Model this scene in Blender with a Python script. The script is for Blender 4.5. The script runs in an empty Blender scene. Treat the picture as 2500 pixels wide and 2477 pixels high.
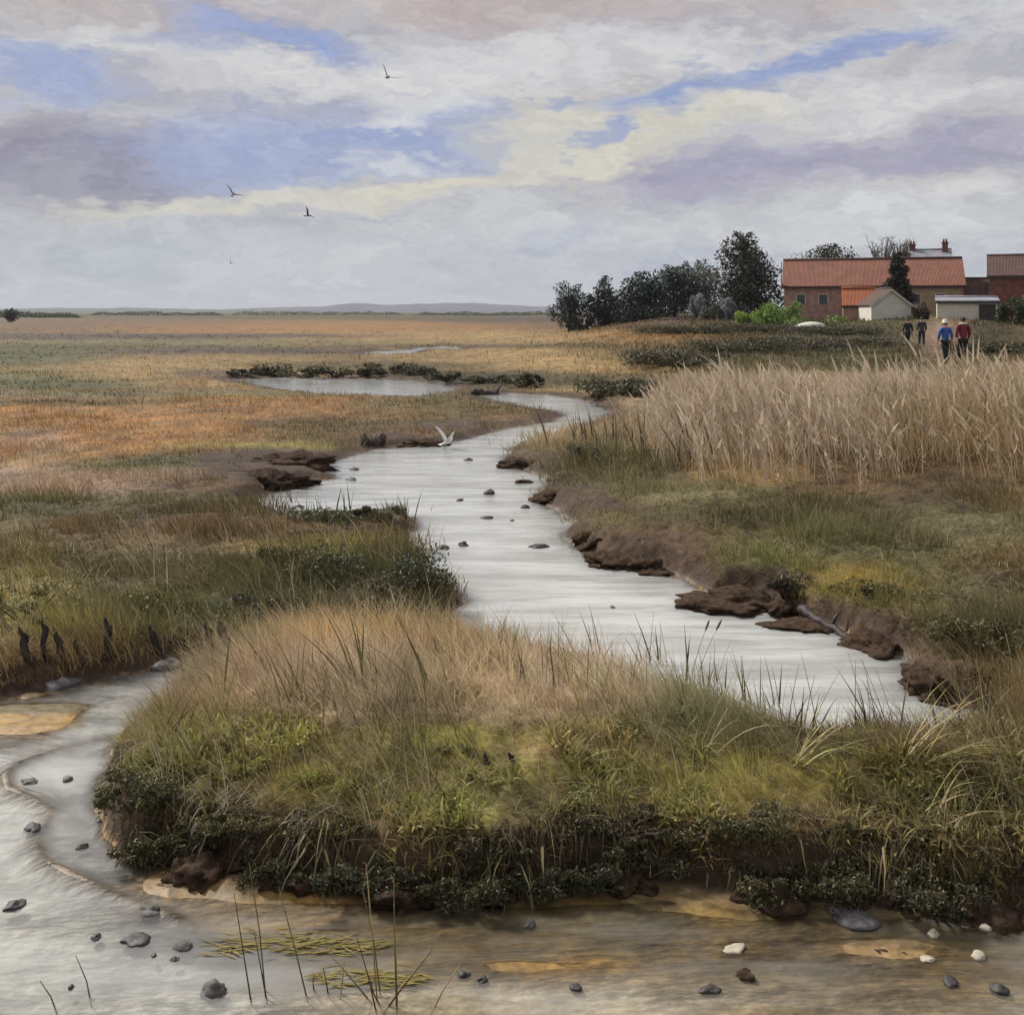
import bpy, bmesh, math, random
import numpy as np
from mathutils import Vector, Matrix

random.seed(7)
rng = np.random.default_rng(7)
R = math.radians
scene = bpy.context.scene
col = scene.collection

# ------------------------------------------------------------------ camera
F, HOR, CAMH, S = 2680.0, 760.0, 3.0, 2500 / 1932.0
cam_d = bpy.data.cameras.new('camera')
cam = bpy.data.objects.new('camera', cam_d)
col.objects.link(cam)
cam.location = (0, 0, CAMH)
cam.rotation_euler = (R(90), 0, 0)
cam_d.sensor_fit = 'HORIZONTAL'
cam_d.sensor_width = 36.0
cam_d.lens = F / 2500 * 36.0
cam_d.shift_y = -(1238.5 - HOR) / 2500
cam_d.clip_start = 0.1
cam_d.clip_end = 20000
scene.camera = cam

# ------------------------------------------------------------------ exposure
vs = scene.view_settings
vs.view_transform = 'Standard'
vs.look = 'None'
vs.exposure = 0.0
vs.gamma = 1.0
vs.use_curve_mapping = False

# ------------------------------------------------------------------ sun
SUN_EL, SUN_AZ = R(42), R(-48)          # azimuth from +Y towards +X (sun ahead, to the left)
sd = bpy.data.lights.new('sun', 'SUN')
sd.energy = 4.8
sd.angle = R(9)
sd.color = (1.0, 0.965, 0.91)
sun = bpy.data.objects.new('sun', sd)
col.objects.link(sun)
sdir = Vector((math.sin(SUN_AZ) * math.cos(SUN_EL), math.cos(SUN_AZ) * math.cos(SUN_EL), math.sin(SUN_EL)))
sun.rotation_euler = (-sdir).to_track_quat('-Z', 'Y').to_euler()
sun.location = sdir * 50

# ------------------------------------------------------------------ world
world = bpy.data.worlds.new('World')
scene.world = world
world.use_nodes = True


class NT:
    """small node-graph helper"""
    def __init__(s, tree):
        s.t = tree
        tree.nodes.clear()

    def n(s, typ, **kw):
        nd = s.t.nodes.new(typ)
        for k, v in kw.items():
            setattr(nd, k, v)
        return nd

    def lk(s, a, b):
        s.t.links.new(a, b)

    def put(s, sock, v):
        if isinstance(v, bpy.types.NodeSocket):
            s.lk(v, sock)
        else:
            sock.default_value = v

    def math(s, op, a, b=0.0, c=0.0, clamp=False):
        nd = s.n('ShaderNodeMath', operation=op, use_clamp=clamp)
        for i, v in enumerate((a, b, c)):
            s.put(nd.inputs[i], v)
        return nd.outputs[0]

    def vm(s, op, a, b=(0, 0, 0), out=0):
        nd = s.n('ShaderNodeVectorMath', operation=op)
        s.put(nd.inputs[0], a)
        s.put(nd.inputs[1], b)
        return nd.outputs[out]

    def ss(s, v, a, b, lo=0.0, hi=1.0):
        nd = s.n('ShaderNodeMapRange', interpolation_type='SMOOTHSTEP')
        s.put(nd.inputs[0], v)
        for i, q in enumerate((a, b, lo, hi)):
            nd.inputs[i + 1].default_value = q
        return nd.outputs[0]

    def mix(s, f, a, b, blend='MIX'):
        nd = s.n('ShaderNodeMix', data_type='RGBA', blend_type=blend)
        s.put(nd.inputs[0], f)
        for i, v in ((6, a), (7, b)):
            if isinstance(v, tuple):
                v = (*v[:3], 1.0)
            s.put(nd.inputs[i], v)
        return nd.outputs[2]

    def noise(s, vec, scale, detail=4, rough=0.55, dist=0.0, out=0):
        nd = s.n('ShaderNodeTexNoise')
        if vec is not None:
            s.lk(vec, nd.inputs['Vector'])
        nd.inputs['Scale'].default_value = scale
        nd.inputs['Detail'].default_value = detail
        nd.inputs['Roughness'].default_value = rough
        nd.inputs['Distortion'].default_value = dist
        return nd.outputs[out]


def build_world():
    g = NT(world.node_tree)
    out = g.n('ShaderNodeOutputWorld')
    bg = g.n('ShaderNodeBackground')
    bg.inputs[1].default_value = 0.1
    g.lk(bg.outputs[0], out.inputs[0])
    sky = g.n('ShaderNodeTexSky', sky_type='NISHITA', sun_disc=False)
    sky.sun_elevation = SUN_EL
    sky.sun_rotation = SUN_AZ
    sky.air_density = 1.3
    sky.dust_density = 2.0
    sky.ozone_density = 2.0
    co = g.n('ShaderNodeTexCoord')
    sp = g.n('ShaderNodeSeparateXYZ')
    g.lk(co.outputs['Generated'], sp.inputs[0])
    x, y, z = sp.outputs
    az = g.math('ARCTAN2', x, y)
    el = g.math('ARCSINE', z)
    cb = g.n('ShaderNodeCombineXYZ')
    g.lk(az, cb.inputs[0])
    g.lk(el, cb.inputs[1])
    p = cb.outputs[0]
    # cloud field: long flat streaks, finer towards the horizon
    st = g.vm('MULTIPLY', p, (1.0, 2.6, 1.0))
    warp = g.vm('SUBTRACT', g.noise(st, 9.0, 4, 0.62, out=1), (0.5, 0.5, 0.5))
    pw = g.vm('ADD', p, g.vm('MULTIPLY', warp, (0.20, 0.075, 0.0)))
    fine = g.vm('SUBTRACT', g.noise(st, 46.0, 3, 0.62, out=1), (0.5, 0.5, 0.5))
    pw = g.vm('ADD', pw, g.vm('MULTIPLY', fine, (0.05, 0.022, 0.0)))
    stw = g.vm('MULTIPLY', pw, (1.0, 3.2, 1.0))
    n1 = g.noise(stw, 6.0, 6, 0.62)
    n2 = g.noise(g.vm('ADD', stw, (3.1, 7.7, 1.3)), 9.0, 4, 0.6)
    n3 = g.noise(g.vm('ADD', stw, (9.1, 2.7, 5.3)), 3.0, 3, 0.55)
    K = 10.0
    def c(r, gg, b):
        return (r * K, gg * K, b * K)
    grey = g.mix(g.ss(n1, 0.35, 0.68), c(0.45, 0.45, 0.49), c(0.64, 0.645, 0.65))
    warm = g.mix(g.ss(n2, 0.50, 0.75, 0, 0.6), grey, c(0.60, 0.53, 0.50))
    base = g.mix(g.ss(n3, 0.52, 0.72, 0, 0.55), warm, c(0.36, 0.37, 0.47))
    # pale veil low over the horizon
    base = g.mix(g.ss(el, 0.012, 0.16, 0.72, 0.0), base, c(0.52, 0.565, 0.61))

    blue = g.mix(0.8, sky.outputs[0], c(0.24, 0.315, 0.60))
    lav = c(0.33, 0.32, 0.44)
    lav2 = c(0.36, 0.35, 0.475)
    cream = c(0.68, 0.65, 0.54)
    pale = c(0.66, 0.67, 0.66)
    rose = c(0.50, 0.41, 0.39)
    tex = g.ss(n1, .30, .62, 1.0, .7)
    def blob(base, px, py, rx, ry, colr, amt, tilt=0.0, soft=0.35):
        c0 = (math.atan((px - 1250) / F), math.atan((HOR - py) / F), 0)
        v = g.vm('SUBTRACT', pw, c0)
        if tilt:
            rot = g.n('ShaderNodeVectorRotate', rotation_type='Z_AXIS')
            g.lk(v, rot.inputs[0])
            rot.inputs['Angle'].default_value = -R(tilt)
            v = rot.outputs[0]
        v = g.vm('MULTIPLY', v, (F / rx, F / ry, 0))
        f = g.math('MULTIPLY', g.ss(g.vm('LENGTH', v, out=1), soft, 1.3, amt, 0.0), tex)
        return g.mix(f, base, colr)
    # px, py, rx, ry in photograph pixels, i.e. angles from the view axis
    white = c(0.74, 0.745, 0.74)
    for b in ((250, 50, 460, 70, rose, .6), (1250, 25, 560, 60, rose, .8), (2050, 15, 420, 40, rose, .5), (2450, 120, 260, 120, c(0.50, 0.51, 0.57), .5),
              (120, 430, 380, 125, c(0.27, 0.265, 0.36), 1.0), (560, 250, 420, 70, c(0.37, 0.37, 0.46), .7),
              (860, 365, 540, 112, blue, 1.0), (1150, 325, 130, 75, blue, 1.0), (560, 400, 260, 70, blue, .8),
              (110, 232, 170, 66, blue, .95), (690, 105, 260, 40, blue, .95, -8), (470, 130, 140, 40, blue, .5),
              (700, 195, 330, 55, white, .75), (250, 150, 200, 40, white, .4), (1130, 180, 260, 85, white, .75), (1000, 270, 140, 40, white, .8),
              (1500, 290, 430, 95, cream, .95, 8), (1280, 415, 440, 46, cream, .9, 8), (1750, 260, 160, 60, cream, .6),
              (330, 515, 260, 30, cream, .8, 4), (640, 488, 190, 30, cream, .7, 6), (960, 470, 300, 34, cream, .75, 5), (980, 395, 110, 32, white, .8), (1500, 140, 380, 60, white, .6),
              (1830, 195, 430, 42, blue, 1.0, 9), (2060, 150, 200, 38, blue, .85, 9), (1460, 330, 120, 30, blue, .95, 20), (1360, 250, 90, 22, blue, .8, 12),
              (2150, 400, 540, 64, lav2, 1.0, 2), (1730, 425, 270, 62, lav2, .95, 4), (1360, 585, 110, 45, blue, .4, 25), (1650, 640, 160, 50, blue, .25, 20),
              (2050, 560, 520, 70, white, .4), (2250, 270, 320, 55, white, .65), (1200, 560, 420, 50, white, .25), (650, 640, 420, 50, white, .25), (300, 620, 300, 60, c(0.47, 0.51, 0.57), .6)):
        base = blob(base, *b)
    n4 = g.noise(g.vm('MULTIPLY', pw, (1.0, 2.2, 1.0)), 30.0, 5, .68)
    base = g.mix(1.0, base, g.mix(g.ss(n4, .32, .68), (.90, .90, .915), (1.07, 1.065, 1.055)), 'MULTIPLY')
    g.lk(base, bg.inputs[0])


build_world()
world.cycles.sampling_method = 'NONE'      # the sky is broad and even: no need to sample it as a lamp
cy = scene.cycles
cy.max_bounces = 5
cy.diffuse_bounces = 2
cy.glossy_bounces = 3
cy.transmission_bounces = 2
cy.transparent_max_bounces = 6
cy.caustics_reflective = False
cy.caustics_refractive = False
cy.sample_clamp_indirect = 4.0

# ------------------------------------------------------------------ helpers
def g3(u, v, z=0.0):
    """a point of the place seen at (u, v) of the 1932-wide picture and lying at height z"""
    Y = F * (CAMH - z) / (v * S - HOR)
    return ((u * S - 1250) * Y / F, Y, z)


def gy(u, v, Y):
    """a point at distance Y"""
    return ((u * S - 1250) * Y / F, Y, CAMH - (v * S - HOR) * Y / F)


def hash2(ix, iy, seed):
    h = (ix.astype(np.int64) * 374761393 + iy.astype(np.int64) * 668265263 + seed * 974634777) & 0xFFFFFFFF
    h = ((h ^ (h >> 13)) * 1274126177) & 0xFFFFFFFF
    h = (h ^ (h >> 16)) & 0xFFFFFFFF
    return (h / 4294967295.0) * 2 - 1


def vnoise(x, y, seed=0):
    ix, iy = np.floor(x), np.floor(y)
    fx, fy = x - ix, y - iy
    fx = fx * fx * fx * (fx * (fx * 6 - 15) + 10)
    fy = fy * fy * fy * (fy * (fy * 6 - 15) + 10)
    a, b = hash2(ix, iy, seed), hash2(ix + 1, iy, seed)
    c, d = hash2(ix, iy + 1, seed), hash2(ix + 1, iy + 1, seed)
    return (a * (1 - fx) + b * fx) * (1 - fy) + (c * (1 - fx) + d * fx) * fy


def fbm(x, y, o=4, seed=0):
    s, a, t = 0, 1.0, 0
    for k in range(o):
        s = s + a * vnoise(x, y, seed + 17 * k)
        t += a
        a *= 0.5
        x, y = x * 2.03 + 5.2, y * 2.03 + 1.7
    return s / t


def sm(v, a, b):
    t = np.clip((v - a) / (b - a), 0, 1)
    return t * t * (3 - 2 * t)


def poly(pts):
    return np.array([g3(*p)[:2] for p in pts], dtype=np.float32)


WATER = [poly(p) for p in (
    # the main creek, right bank from far to near, then the near side, then the left bank back
    [(1150, 776), (1120, 792), (1050, 815), (965, 848), (940, 868), (985, 888), (1040, 903), (1012, 932), (1022, 955),
     (1088, 985), (1062, 1010), (1082, 1032), (1200, 1074), (1290, 1092), (1340, 1118), (1460, 1138), (1500, 1166),
     (1600, 1200), (1640, 1216), (1715, 1240), (1735, 1268), (1722, 1300), (1790, 1320), (1900, 1340),
     (1915, 1350, .03), (1850, 1356, .2), (1770, 1352, .3), (1700, 1342, .35), (1500, 1318, .35), (1350, 1285, .35),
     (1200, 1245, .35), (1050, 1205, .35), (950, 1184, .3), (870, 1170, .2), (840, 1152), (878, 1128, .05), (862, 1100, .1),
     (800, 1062, .1), (798, 1030, .05), (745, 1018), (786, 998), (786, 962, .1), (740, 948, .2), (640, 948, .25),
     (560, 956, .25), (500, 948, .2), (486, 936, .05), (560, 910), (640, 903), (600, 884), (645, 864), (700, 846), (830, 838),
     (900, 822), (960, 806), (1040, 796), (1066, 780, .05), (1040, 768, .1), (960, 756, .1), (900, 742, .08),
     (960, 741), (1040, 744), (1110, 758)],
    [(430, 716), (520, 712), (600, 716), (700, 714), (800, 720), (880, 735), (780, 743, .1), (640, 742, .1), (530, 731, .1)],
    [(680, 665), (730, 662), (790, 661), (770, 667), (700, 669)],
    [(780, 657), (830, 655), (880, 656), (850, 661), (790, 661)],
    # the left creek, which bends round the foreground bank and fills the bottom of the view
    [(355, 1236), (300, 1250), (200, 1277), (60, 1307), (-100, 1332), (-900, 1420), (-900, 2600), (3600, 2600), (3600, 1840),
     (2400, 1815), (1932, 1798), (1600, 1780), (1300, 1760), (1000, 1742), (700, 1736), (430, 1752), (345, 1716), (332, 1642),
     (232, 1610), (216, 1560), (202, 1485), (220, 1420), (285, 1362), (352, 1296, .05), (400, 1262, .1)],
)]
SHOAL = [poly(p) for p in (
    [(290, 1612), (400, 1640), (560, 1664), (760, 1698), (900, 1686), (1060, 1672), (1300, 1656), (1400, 1684), (1650, 1692),
     (1850, 1728), (1932, 1718), (2400, 1760), (3600, 1790), (3600, 1850), (2400, 1830), (1932, 1815), (1600, 1800),
     (1300, 1785), (1000, 1768), (700, 1760), (430, 1772), (300, 1730)],
    [(-300, 1340), (40, 1330), (120, 1330), (150, 1338), (120, 1372), (60, 1398), (0, 1415), (-300, 1470)],
    [(40, 1306), (200, 1276), (330, 1246), (360, 1250), (300, 1264), (160, 1296), (40, 1318)],
)]


def sdf(polys, x, y):
    """distance to the outline, negative inside"""
    x = x.astype(np.float32)
    y = y.astype(np.float32)
    d2 = np.full(x.shape, 1e12, np.float32)
    inside = np.zeros(x.shape, bool)
    for P in polys:
        ins = np.zeros(x.shape, bool)
        for i in range(len(P)):
            a, b = P[i], P[(i + 1) % len(P)]
            e = b - a
            wx, wy = x - a[0], y - a[1]
            t = np.clip((wx * e[0] + wy * e[1]) / (e[0] ** 2 + e[1] ** 2 + 1e-9), 0, 1)
            np.minimum(d2, (wx - t * e[0]) ** 2 + (wy - t * e[1]) ** 2, out=d2)
            c1 = (a[1] > y) != (b[1] > y)
            if abs(e[1]) > 1e-9:
                ins ^= c1 & (x < e[0] * (y - a[1]) / e[1] + a[0])
        inside |= ins
    d = np.sqrt(d2).astype(np.float64)
    return np.where(inside, -d, d)


RIDGE = poly([(290, 1384), (180, 1396), (100, 1412), (40, 1434), (8, 1458), (14, 1484), (60, 1504), (96, 1524), (86, 1552), (68, 1584), (84, 1622),
              (140, 1650), (220, 1684), (300, 1712), (340, 1730)])


def sdf_line(P, x, y):
    d2 = np.full(x.shape, 1e9)
    for a, b in zip(P[:-1], P[1:]):
        e = b - a
        wx, wy = x - a[0], y - a[1]
        t = np.clip((wx * e[0] + wy * e[1]) / (e[0] ** 2 + e[1] ** 2), 0, 1)
        np.minimum(d2, (wx - t * e[0]) ** 2 + (wy - t * e[1]) ** 2, out=d2)
    return np.sqrt(d2)


def terrain(x, y):
    """height, water distance, shoal distance, picture coordinates of the ground point"""
    x = np.asarray(x, float)
    y = np.asarray(y, float)
    t = x / y
    wob = 0.10 * fbm(x * 2.6, y * 2.6, 4, 3) + .05 * np.abs(fbm(x * 6, y * 6, 3, 4)) + (0.04 + 0.22 * sm(y, 10, 26)) * fbm(x * .7, y * .7, 3, 5)
    d = sdf(WATER, x, y) + wob
    ds = sdf(SHOAL, x, y) + wob * 0.8
    dl = np.minimum(d, ds)
    u0 = (1250 + F * t) / S
    v0 = (HOR + F * CAMH / y) / S
    right = sm(u0, 880, 1080)
    near = 1 - sm(y, 8.2, 9.6)
    lip = 0.24 + 0.13 * right
    lip = lip * (1 - near) + 0.33 * near
    lip = lip * (1 - sm(y, 20, 30)) + 0.13 * sm(y, 20, 30)
    lip = lip * (1 + 0.28 * fbm(x * 1.1, y * 1.1, 3, 21))
    wl = 0.16 + 0.02 * np.clip(y - 6, 0, 40)
    z = lip * (sm(dl, 0, 1.0 * wl) * 0.75 + 0.25 * sm(dl, 0.5 * wl, 6 * wl))
    z = z + near * 0.14 * sm(dl, 0.3, 1.2)
    z = z + right * 0.5 * sm(dl, 0.8, 11) * sm(y, 9, 16)
    dry = sm(dl, 0.0, 0.5)
    z = z + dry * (0.05 * fbm(x * 1.7, y * 1.7, 4, 9) + 0.10 * fbm(x * .35, y * .35, 3, 11) * sm(y, 9, 20))
    z = z + sm(dl, -0.02, 0.12) * (1 - sm(y, 14, 30)) * 0.03 * fbm(x * 9, y * 9, 3, 31)
    # the land climbs to the houses and the tree belt on the right
    side = sm(t + 0.02 * fbm(y * .05, x * .05, 2, 41), 0.02, 0.16)
    yy = y + 6 * fbm(x * .06, y * .06, 2, 43)
    slope_l = 0.9 * sm(yy, 46, 80) + 0.9 * sm(yy, 70, 110)
    slope_r = 1.55 * sm(yy, 68, 86) + 0.9 * sm(yy, 84, 112)
    rr = sm(t, 0.26, 0.34)
    z = z + .30 * sm(t, .29, .37) * sm(y, 34, 43)          # the low bank that carries the path
    z = z + side * (slope_l * (1 - rr) + slope_r * rr)
    z = z + sm(y, 120, 400) * 0.5 * fbm(x * .01, y * .01, 2, 47)
    zw = -0.13 * (1 - np.exp(np.minimum(d, 0) / 0.22)) - 0.02 * sm(-d, 0, 0.1) + 0.02 * fbm(x * 1.3, y * 3.0, 4, 13) * sm(-d, 0, .3)
    z = np.where(d < 0, zw, z)
    # low wet flats at the foot of the banks, half drowned
    zs = -0.008 + 0.038 * fbm(x * 0.7, y * 2.6, 4, 15) - (.05 + .11 * (1 - sm(u0, 120, 420)) * (1 - sm(v0, 1440, 1560))) * np.clip(ds, 0, 5)
    z = np.where(d < 0, np.maximum(zw, zs), np.maximum(z, zs))
    z = np.where(ds < 0, np.where(d < 0, zs, zs + 0.05 * sm(d, .15, .7)), z)
    # thin ridge of exposed sand winding through the left creek
    dr = sdf_line(RIDGE, x, y) + .02 * fbm(x * 3, y * 3, 3, 17)
    zr = 0.000 + .012 * fbm(x * 2.2, y * 2.2, 3, 19) - 0.40 * np.abs(dr)
    z = np.where((d < 0) & (zr > z), zr, z)
    return z, d, ds


# --------------------------------------------------------------- plant and soil colours over the ground
ORANGE, OCHRE = (.34, .195, .078), (.38, .275, .13)
OLIVE, OLIVED = (.100, .086, .036), (.062, .057, .028)
GREEN, DGREEN = (.092, .098, .034), (.045, .050, .023)
YOLIVE, LIME = (.29, .255, .075), (.40, .385, .105)
TAN, PINKT = (.43, .335, .22), (.37, .275, .20)
BROWN, MUD = (.16, .105, .055), (.058, .036, .023)
SAGE, HEATH = (.18, .165, .085), (.085, .065, .055)
ZONES = [  # picture position, size, colour: fields, beds and strips of one plant
    (250, 785, 420, 34, ORANGE), (200, 840, 260, 26, ORANGE), (650, 770, 160, 20, ORANGE), (100, 615, 400, 10, BROWN),
    (560, 618, 420, 9, ORANGE), (900, 640, 350, 14, OCHRE), (1240, 636, 170, 16, ORANGE), (1060, 680, 200, 24, OCHRE),
    (300, 634, 420, 4, HEATH), (950, 652, 300, 4, OLIVED), (1120, 602, 260, 6, HEATH), (700, 690, 260, 6, OLIVE), (200, 655, 320, 5, OLIVE), (120, 760, 260, 5, OLIVE),
    (500, 595, 700, 5, GREEN), (40, 675, 120, 16, GREEN), (60, 715, 160, 18, GREEN), (330, 745, 420, 5, SAGE), (540, 645, 380, 6, SAGE),
    (260, 872, 130, 16, GREEN), (440, 843, 160, 7, YOLIVE), (140, 905, 300, 22, PINKT), (60, 835, 60, 20, PINKT), (300, 700, 300, 20, OCHRE),
    (440, 662, 220, 4, HEATH), (400, 705, 100, 8, HEATH), (480, 870, 110, 26, HEATH), (420, 915, 120, 16, BROWN),
    (820, 775, 160, 26, OLIVE), (760, 815, 130, 16, BROWN), (640, 800, 160, 24, OLIVE), (980, 785, 110, 10, BROWN), (740, 765, 70, 12, SAGE),
    (950, 712, 200, 14, OLIVED),
    (250, 960, 420, 26, OLIVE), (250, 1060, 420, 60, OLIVE), (420, 1010, 250, 30, BROWN), (40, 1130, 130, 60, YOLIVE), (650, 1085, 160, 40, DGREEN),
    (560, 1035, 110, 20, YOLIVE), (250, 1130, 160, 40, OLIVE), (640, 1150, 220, 24, DGREEN), (330, 1160, 120, 30, GREEN), (650, 965, 120, 14, DGREEN),
    (1600, 800, 480, 70, TAN), (1650, 880, 400, 26, BROWN), (1180, 880, 140, 40, OLIVE), (1500, 960, 320, 46, OLIVE), (1780, 1000, 220, 26, SAGE),
    (1780, 1120, 240, 70, OLIVE), (1500, 1050, 200, 40, GREEN), (1230, 1035, 110, 26, BROWN), (1420, 890, 110, 24, OCHRE), (1680, 930, 140, 20, BROWN), (1300, 930, 140, 16, SAGE),
    (1600, 1110, 140, 40, YOLIVE), (1850, 1180, 120, 40, OLIVE), (1400, 975, 120, 14, OLIVED),
    (900, 1290, 520, 54, TAN), (560, 1225, 180, 12, OCHRE), (800, 1195, 200, 10, TAN), (640, 1300, 160, 40, PINKT), (1120, 1280, 160, 50, PINKT),
    (800, 1450, 520, 50, YOLIVE), (1350, 1470, 300, 40, YOLIVE), (700, 1395, 360, 20, YOLIVE), (700, 1470, 420, 60, OLIVE), (560, 1455, 200, 30, YOLIVE), (1150, 1490, 240, 50, OLIVE), (860, 1395, 60, 22, LIME), (520, 1400, 60, 18, LIME),
    (1500, 1400, 180, 40, OLIVE), (1560, 1460, 300, 40, YOLIVE), (1800, 1420, 200, 40, BROWN), (1850, 1500, 160, 50, OLIVED), (290, 1460, 90, 60, GREEN),
    (620, 1480, 90, 26, LIME), (860, 1530, 70, 24, LIME), (1100, 1410, 120, 18, OCHRE), (1300, 1510, 120, 26, YOLIVE), (1350, 1350, 140, 40, SAGE),
    (1400, 620, 260, 22, OLIVED), (1560, 650, 200, 26, OLIVED), (1440, 640, 260, 26, OLIVED), (1250, 665, 150, 20, OLIVED), (1150, 612, 220, 10, BROWN), (1500, 670, 140, 14, OLIVE), (1760, 635, 50, 26, PINKT),
    (1560, 605, 140, 10, GREEN), (1880, 640, 60, 30, OLIVED), (1300, 600, 200, 6, HEATH), (1600, 690, 300, 10, OLIVE),
]


BARE = [(510, 880, 160, 40), (1000, 868, 60, 22), (1085, 945, 90, 36), (1220, 1045, 150, 50), (745, 822, 80, 10), (1400, 1098, 150, 34), (690, 1000, 130, 12),
        (1570, 1168, 130, 36), (880, 800, 120, 8), (1760, 1250, 120, 20)]


def bare_mud(x, y, z):
    """share of bare mud on the sloping creek margins"""
    u = (1250 + F * x / y) / S + 40 * fbm(x * 1.2, y * .8, 3, 58)
    v = (HOR + F * (CAMH - z) / y) / S + 10 * fbm(x * 1.4, y * .9, 3, 59)
    m = np.zeros(len(x))
    for (cu, cv, ru, rv) in BARE:
        m = np.maximum(m, np.exp(-((u - cu) / ru) ** 2 - ((v - cv) / rv) ** 2))
    return sm(m, .3, .65)


def plant_colour(x, y, z, grain=1.0):
    """colour of what grows at a ground point, patchy and with soft borders"""
    n = len(x)
    u = (1250 + F * x / y) / S
    v = (HOR + F * (CAMH - z) / y) / S
    k = 1 / np.clip(y, 5, 80)
    u = u + 55 * fbm(x * 6 * k, y * 3 * k, 4, 51) + 25 * fbm(x * 2.3, y * 1.6, 3, 52)
    v = v + 16 * np.clip((v - 590) / 300, .15, 1.4) * fbm(x * 6 * k + 9, y * 3 * k + 4, 4, 53)
    acc = np.zeros((n, 3))
    wt = np.full(n, 0.02)
    acc += wt[:, None] * np.array((.20, .15, .07))
    for (cu, cv, ru, rv, c) in ZONES:
        q = ((u - cu) / ru) ** 2 + ((v - cv) / rv) ** 2
        w = np.exp(-1.6 * q) * (400.0 / (ru * rv)) ** 0.35
        wt += w
        acc += w[:, None] * np.array(c)
    c = acc / wt[:, None]
    b = 1 + .42 * fbm(x * 1.6, y * 1.1, 3, 55) * (1 - .5 * sm(y, 25, 60)) + .30 * fbm(x * .35, y * .25, 3, 56)
    hue = .15 * fbm(x * .9 + 4, y * .7, 3, 57)
    return c * b[:, None] * np.stack([1 + hue, np.ones(n), 1 - hue * .5], 1)


# ------------------------------------------------------------------ materials
MATS = {}


def surf_out(g):
    return g.n('ShaderNodeOutputMaterial')


def mat_plain(name, rgb, rough=0.7, var=0.25, scale=6.0, bump=0.2, bscale=30.0, spec=0.3, metal=0.0, stretch=(1, 1, 1)):
    if name in MATS:
        return MATS[name]
    m = bpy.data.materials.new(name)
    m.use_nodes = True
    g = NT(m.node_tree)
    o = surf_out(g)
    b = g.n('ShaderNodeBsdfPrincipled')
    g.lk(b.outputs[0], o.inputs[0])
    tc = g.n('ShaderNodeTexCoord').outputs['Object']
    v = g.vm('MULTIPLY', tc, stretch)
    f = g.noise(v, scale, 5, .6)
    lo = tuple(q * (1 - var) for q in rgb)
    hi = tuple(min(1, q * (1 + var)) for q in rgb)
    g.lk(g.mix(g.ss(f, .3, .7), lo, hi), b.inputs['Base Color'])
    b.inputs['Roughness'].default_value = rough
    b.inputs['Specular IOR Level'].default_value = spec
    b.inputs['Metallic'].default_value = metal
    if bump:
        bp = g.n('ShaderNodeBump')
        bp.inputs['Strength'].default_value = bump
        bp.inputs['Distance'].default_value = 0.02
        g.lk(g.noise(v, bscale, 5, .6), bp.inputs['Height'])
        g.lk(bp.outputs[0], b.inputs['Normal'])
    MATS[name] = m
    return m


def mat_leaf(name, rough=0.6, trans=0.3, spec=0.25):
    """leaves and blades: colour from the per-plant attribute, light passes through a little"""
    if name in MATS:
        return MATS[name]
    m = bpy.data.materials.new(name)
    m.use_nodes = True
    g = NT(m.node_tree)
    o = surf_out(g)
    at = g.n('ShaderNodeAttribute', attribute_name='tint')
    b = g.n('ShaderNodeBsdfPrincipled')
    b.inputs['Roughness'].default_value = rough
    b.inputs['Specular IOR Level'].default_value = spec
    g.lk(at.outputs[0], b.inputs['Base Color'])
    t = g.n('ShaderNodeBsdfTranslucent')
    g.lk(at.outputs[0], t.inputs[0])
    mx = g.n('ShaderNodeMixShader')
    mx.inputs[0].default_value = trans
    g.lk(b.outputs[0], mx.inputs[1])
    g.lk(t.outputs[0], mx.inputs[2])
    g.lk(mx.outputs[0], o.inputs[0])
    MATS[name] = m
    return m


def mat_ground():
    m = bpy.data.materials.new('marsh_ground')
    m.use_nodes = True
    g = NT(m.node_tree)
    o = surf_out(g)
    at = g.n('ShaderNodeAttribute', attribute_name='tint')
    wt = g.n('ShaderNodeAttribute', attribute_name='wet')
    b = g.n('ShaderNodeBsdfPrincipled')
    g.lk(b.outputs[0], o.inputs[0])
    pos = g.n('ShaderNodeNewGeometry').outputs['Position']
    f1 = g.noise(pos, 14.0, 6, .65)
    f2 = g.noise(g.vm('MULTIPLY', pos, (1, .5, 1)), 2.2, 6, .6)
    a = g.mix(g.ss(f1, .3, .72), (.62, .60, .58), (1.35, 1.35, 1.33))
    a2 = g.mix(g.ss(f2, .3, .7), (.75, .74, .76), (1.22, 1.2, 1.15))
    c = g.mix(1.0, at.outputs[0], a, 'MULTIPLY')
    c = g.mix(1.0, c, a2, 'MULTIPLY')
    g.lk(c, b.inputs['Base Color'])
    wetv = wt.outputs['Fac']
    rg = g.n('ShaderNodeMapRange')
    g.lk(wetv, rg.inputs[0])
    rg.inputs[3].default_value = .9
    rg.inputs[4].default_value = .5
    g.lk(rg.outputs[0], b.inputs['Roughness'])
    b.inputs['Specular IOR Level'].default_value = .3
    bp = g.n('ShaderNodeBump')
    bs = g.n('ShaderNodeMapRange')
    g.lk(wetv, bs.inputs[0])
    bs.inputs[3].default_value = .55
    bs.inputs[4].default_value = .16
    g.lk(bs.outputs[0], bp.inputs['Strength'])
    bp.inputs['Distance'].default_value = .03
    g.lk(g.noise(g.vm('MULTIPLY', pos, (.6, 1.4, 1)), 22.0, 5, .6), bp.inputs['Height'])
    g.lk(bp.outputs[0], b.inputs['Normal'])
    return m


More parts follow.
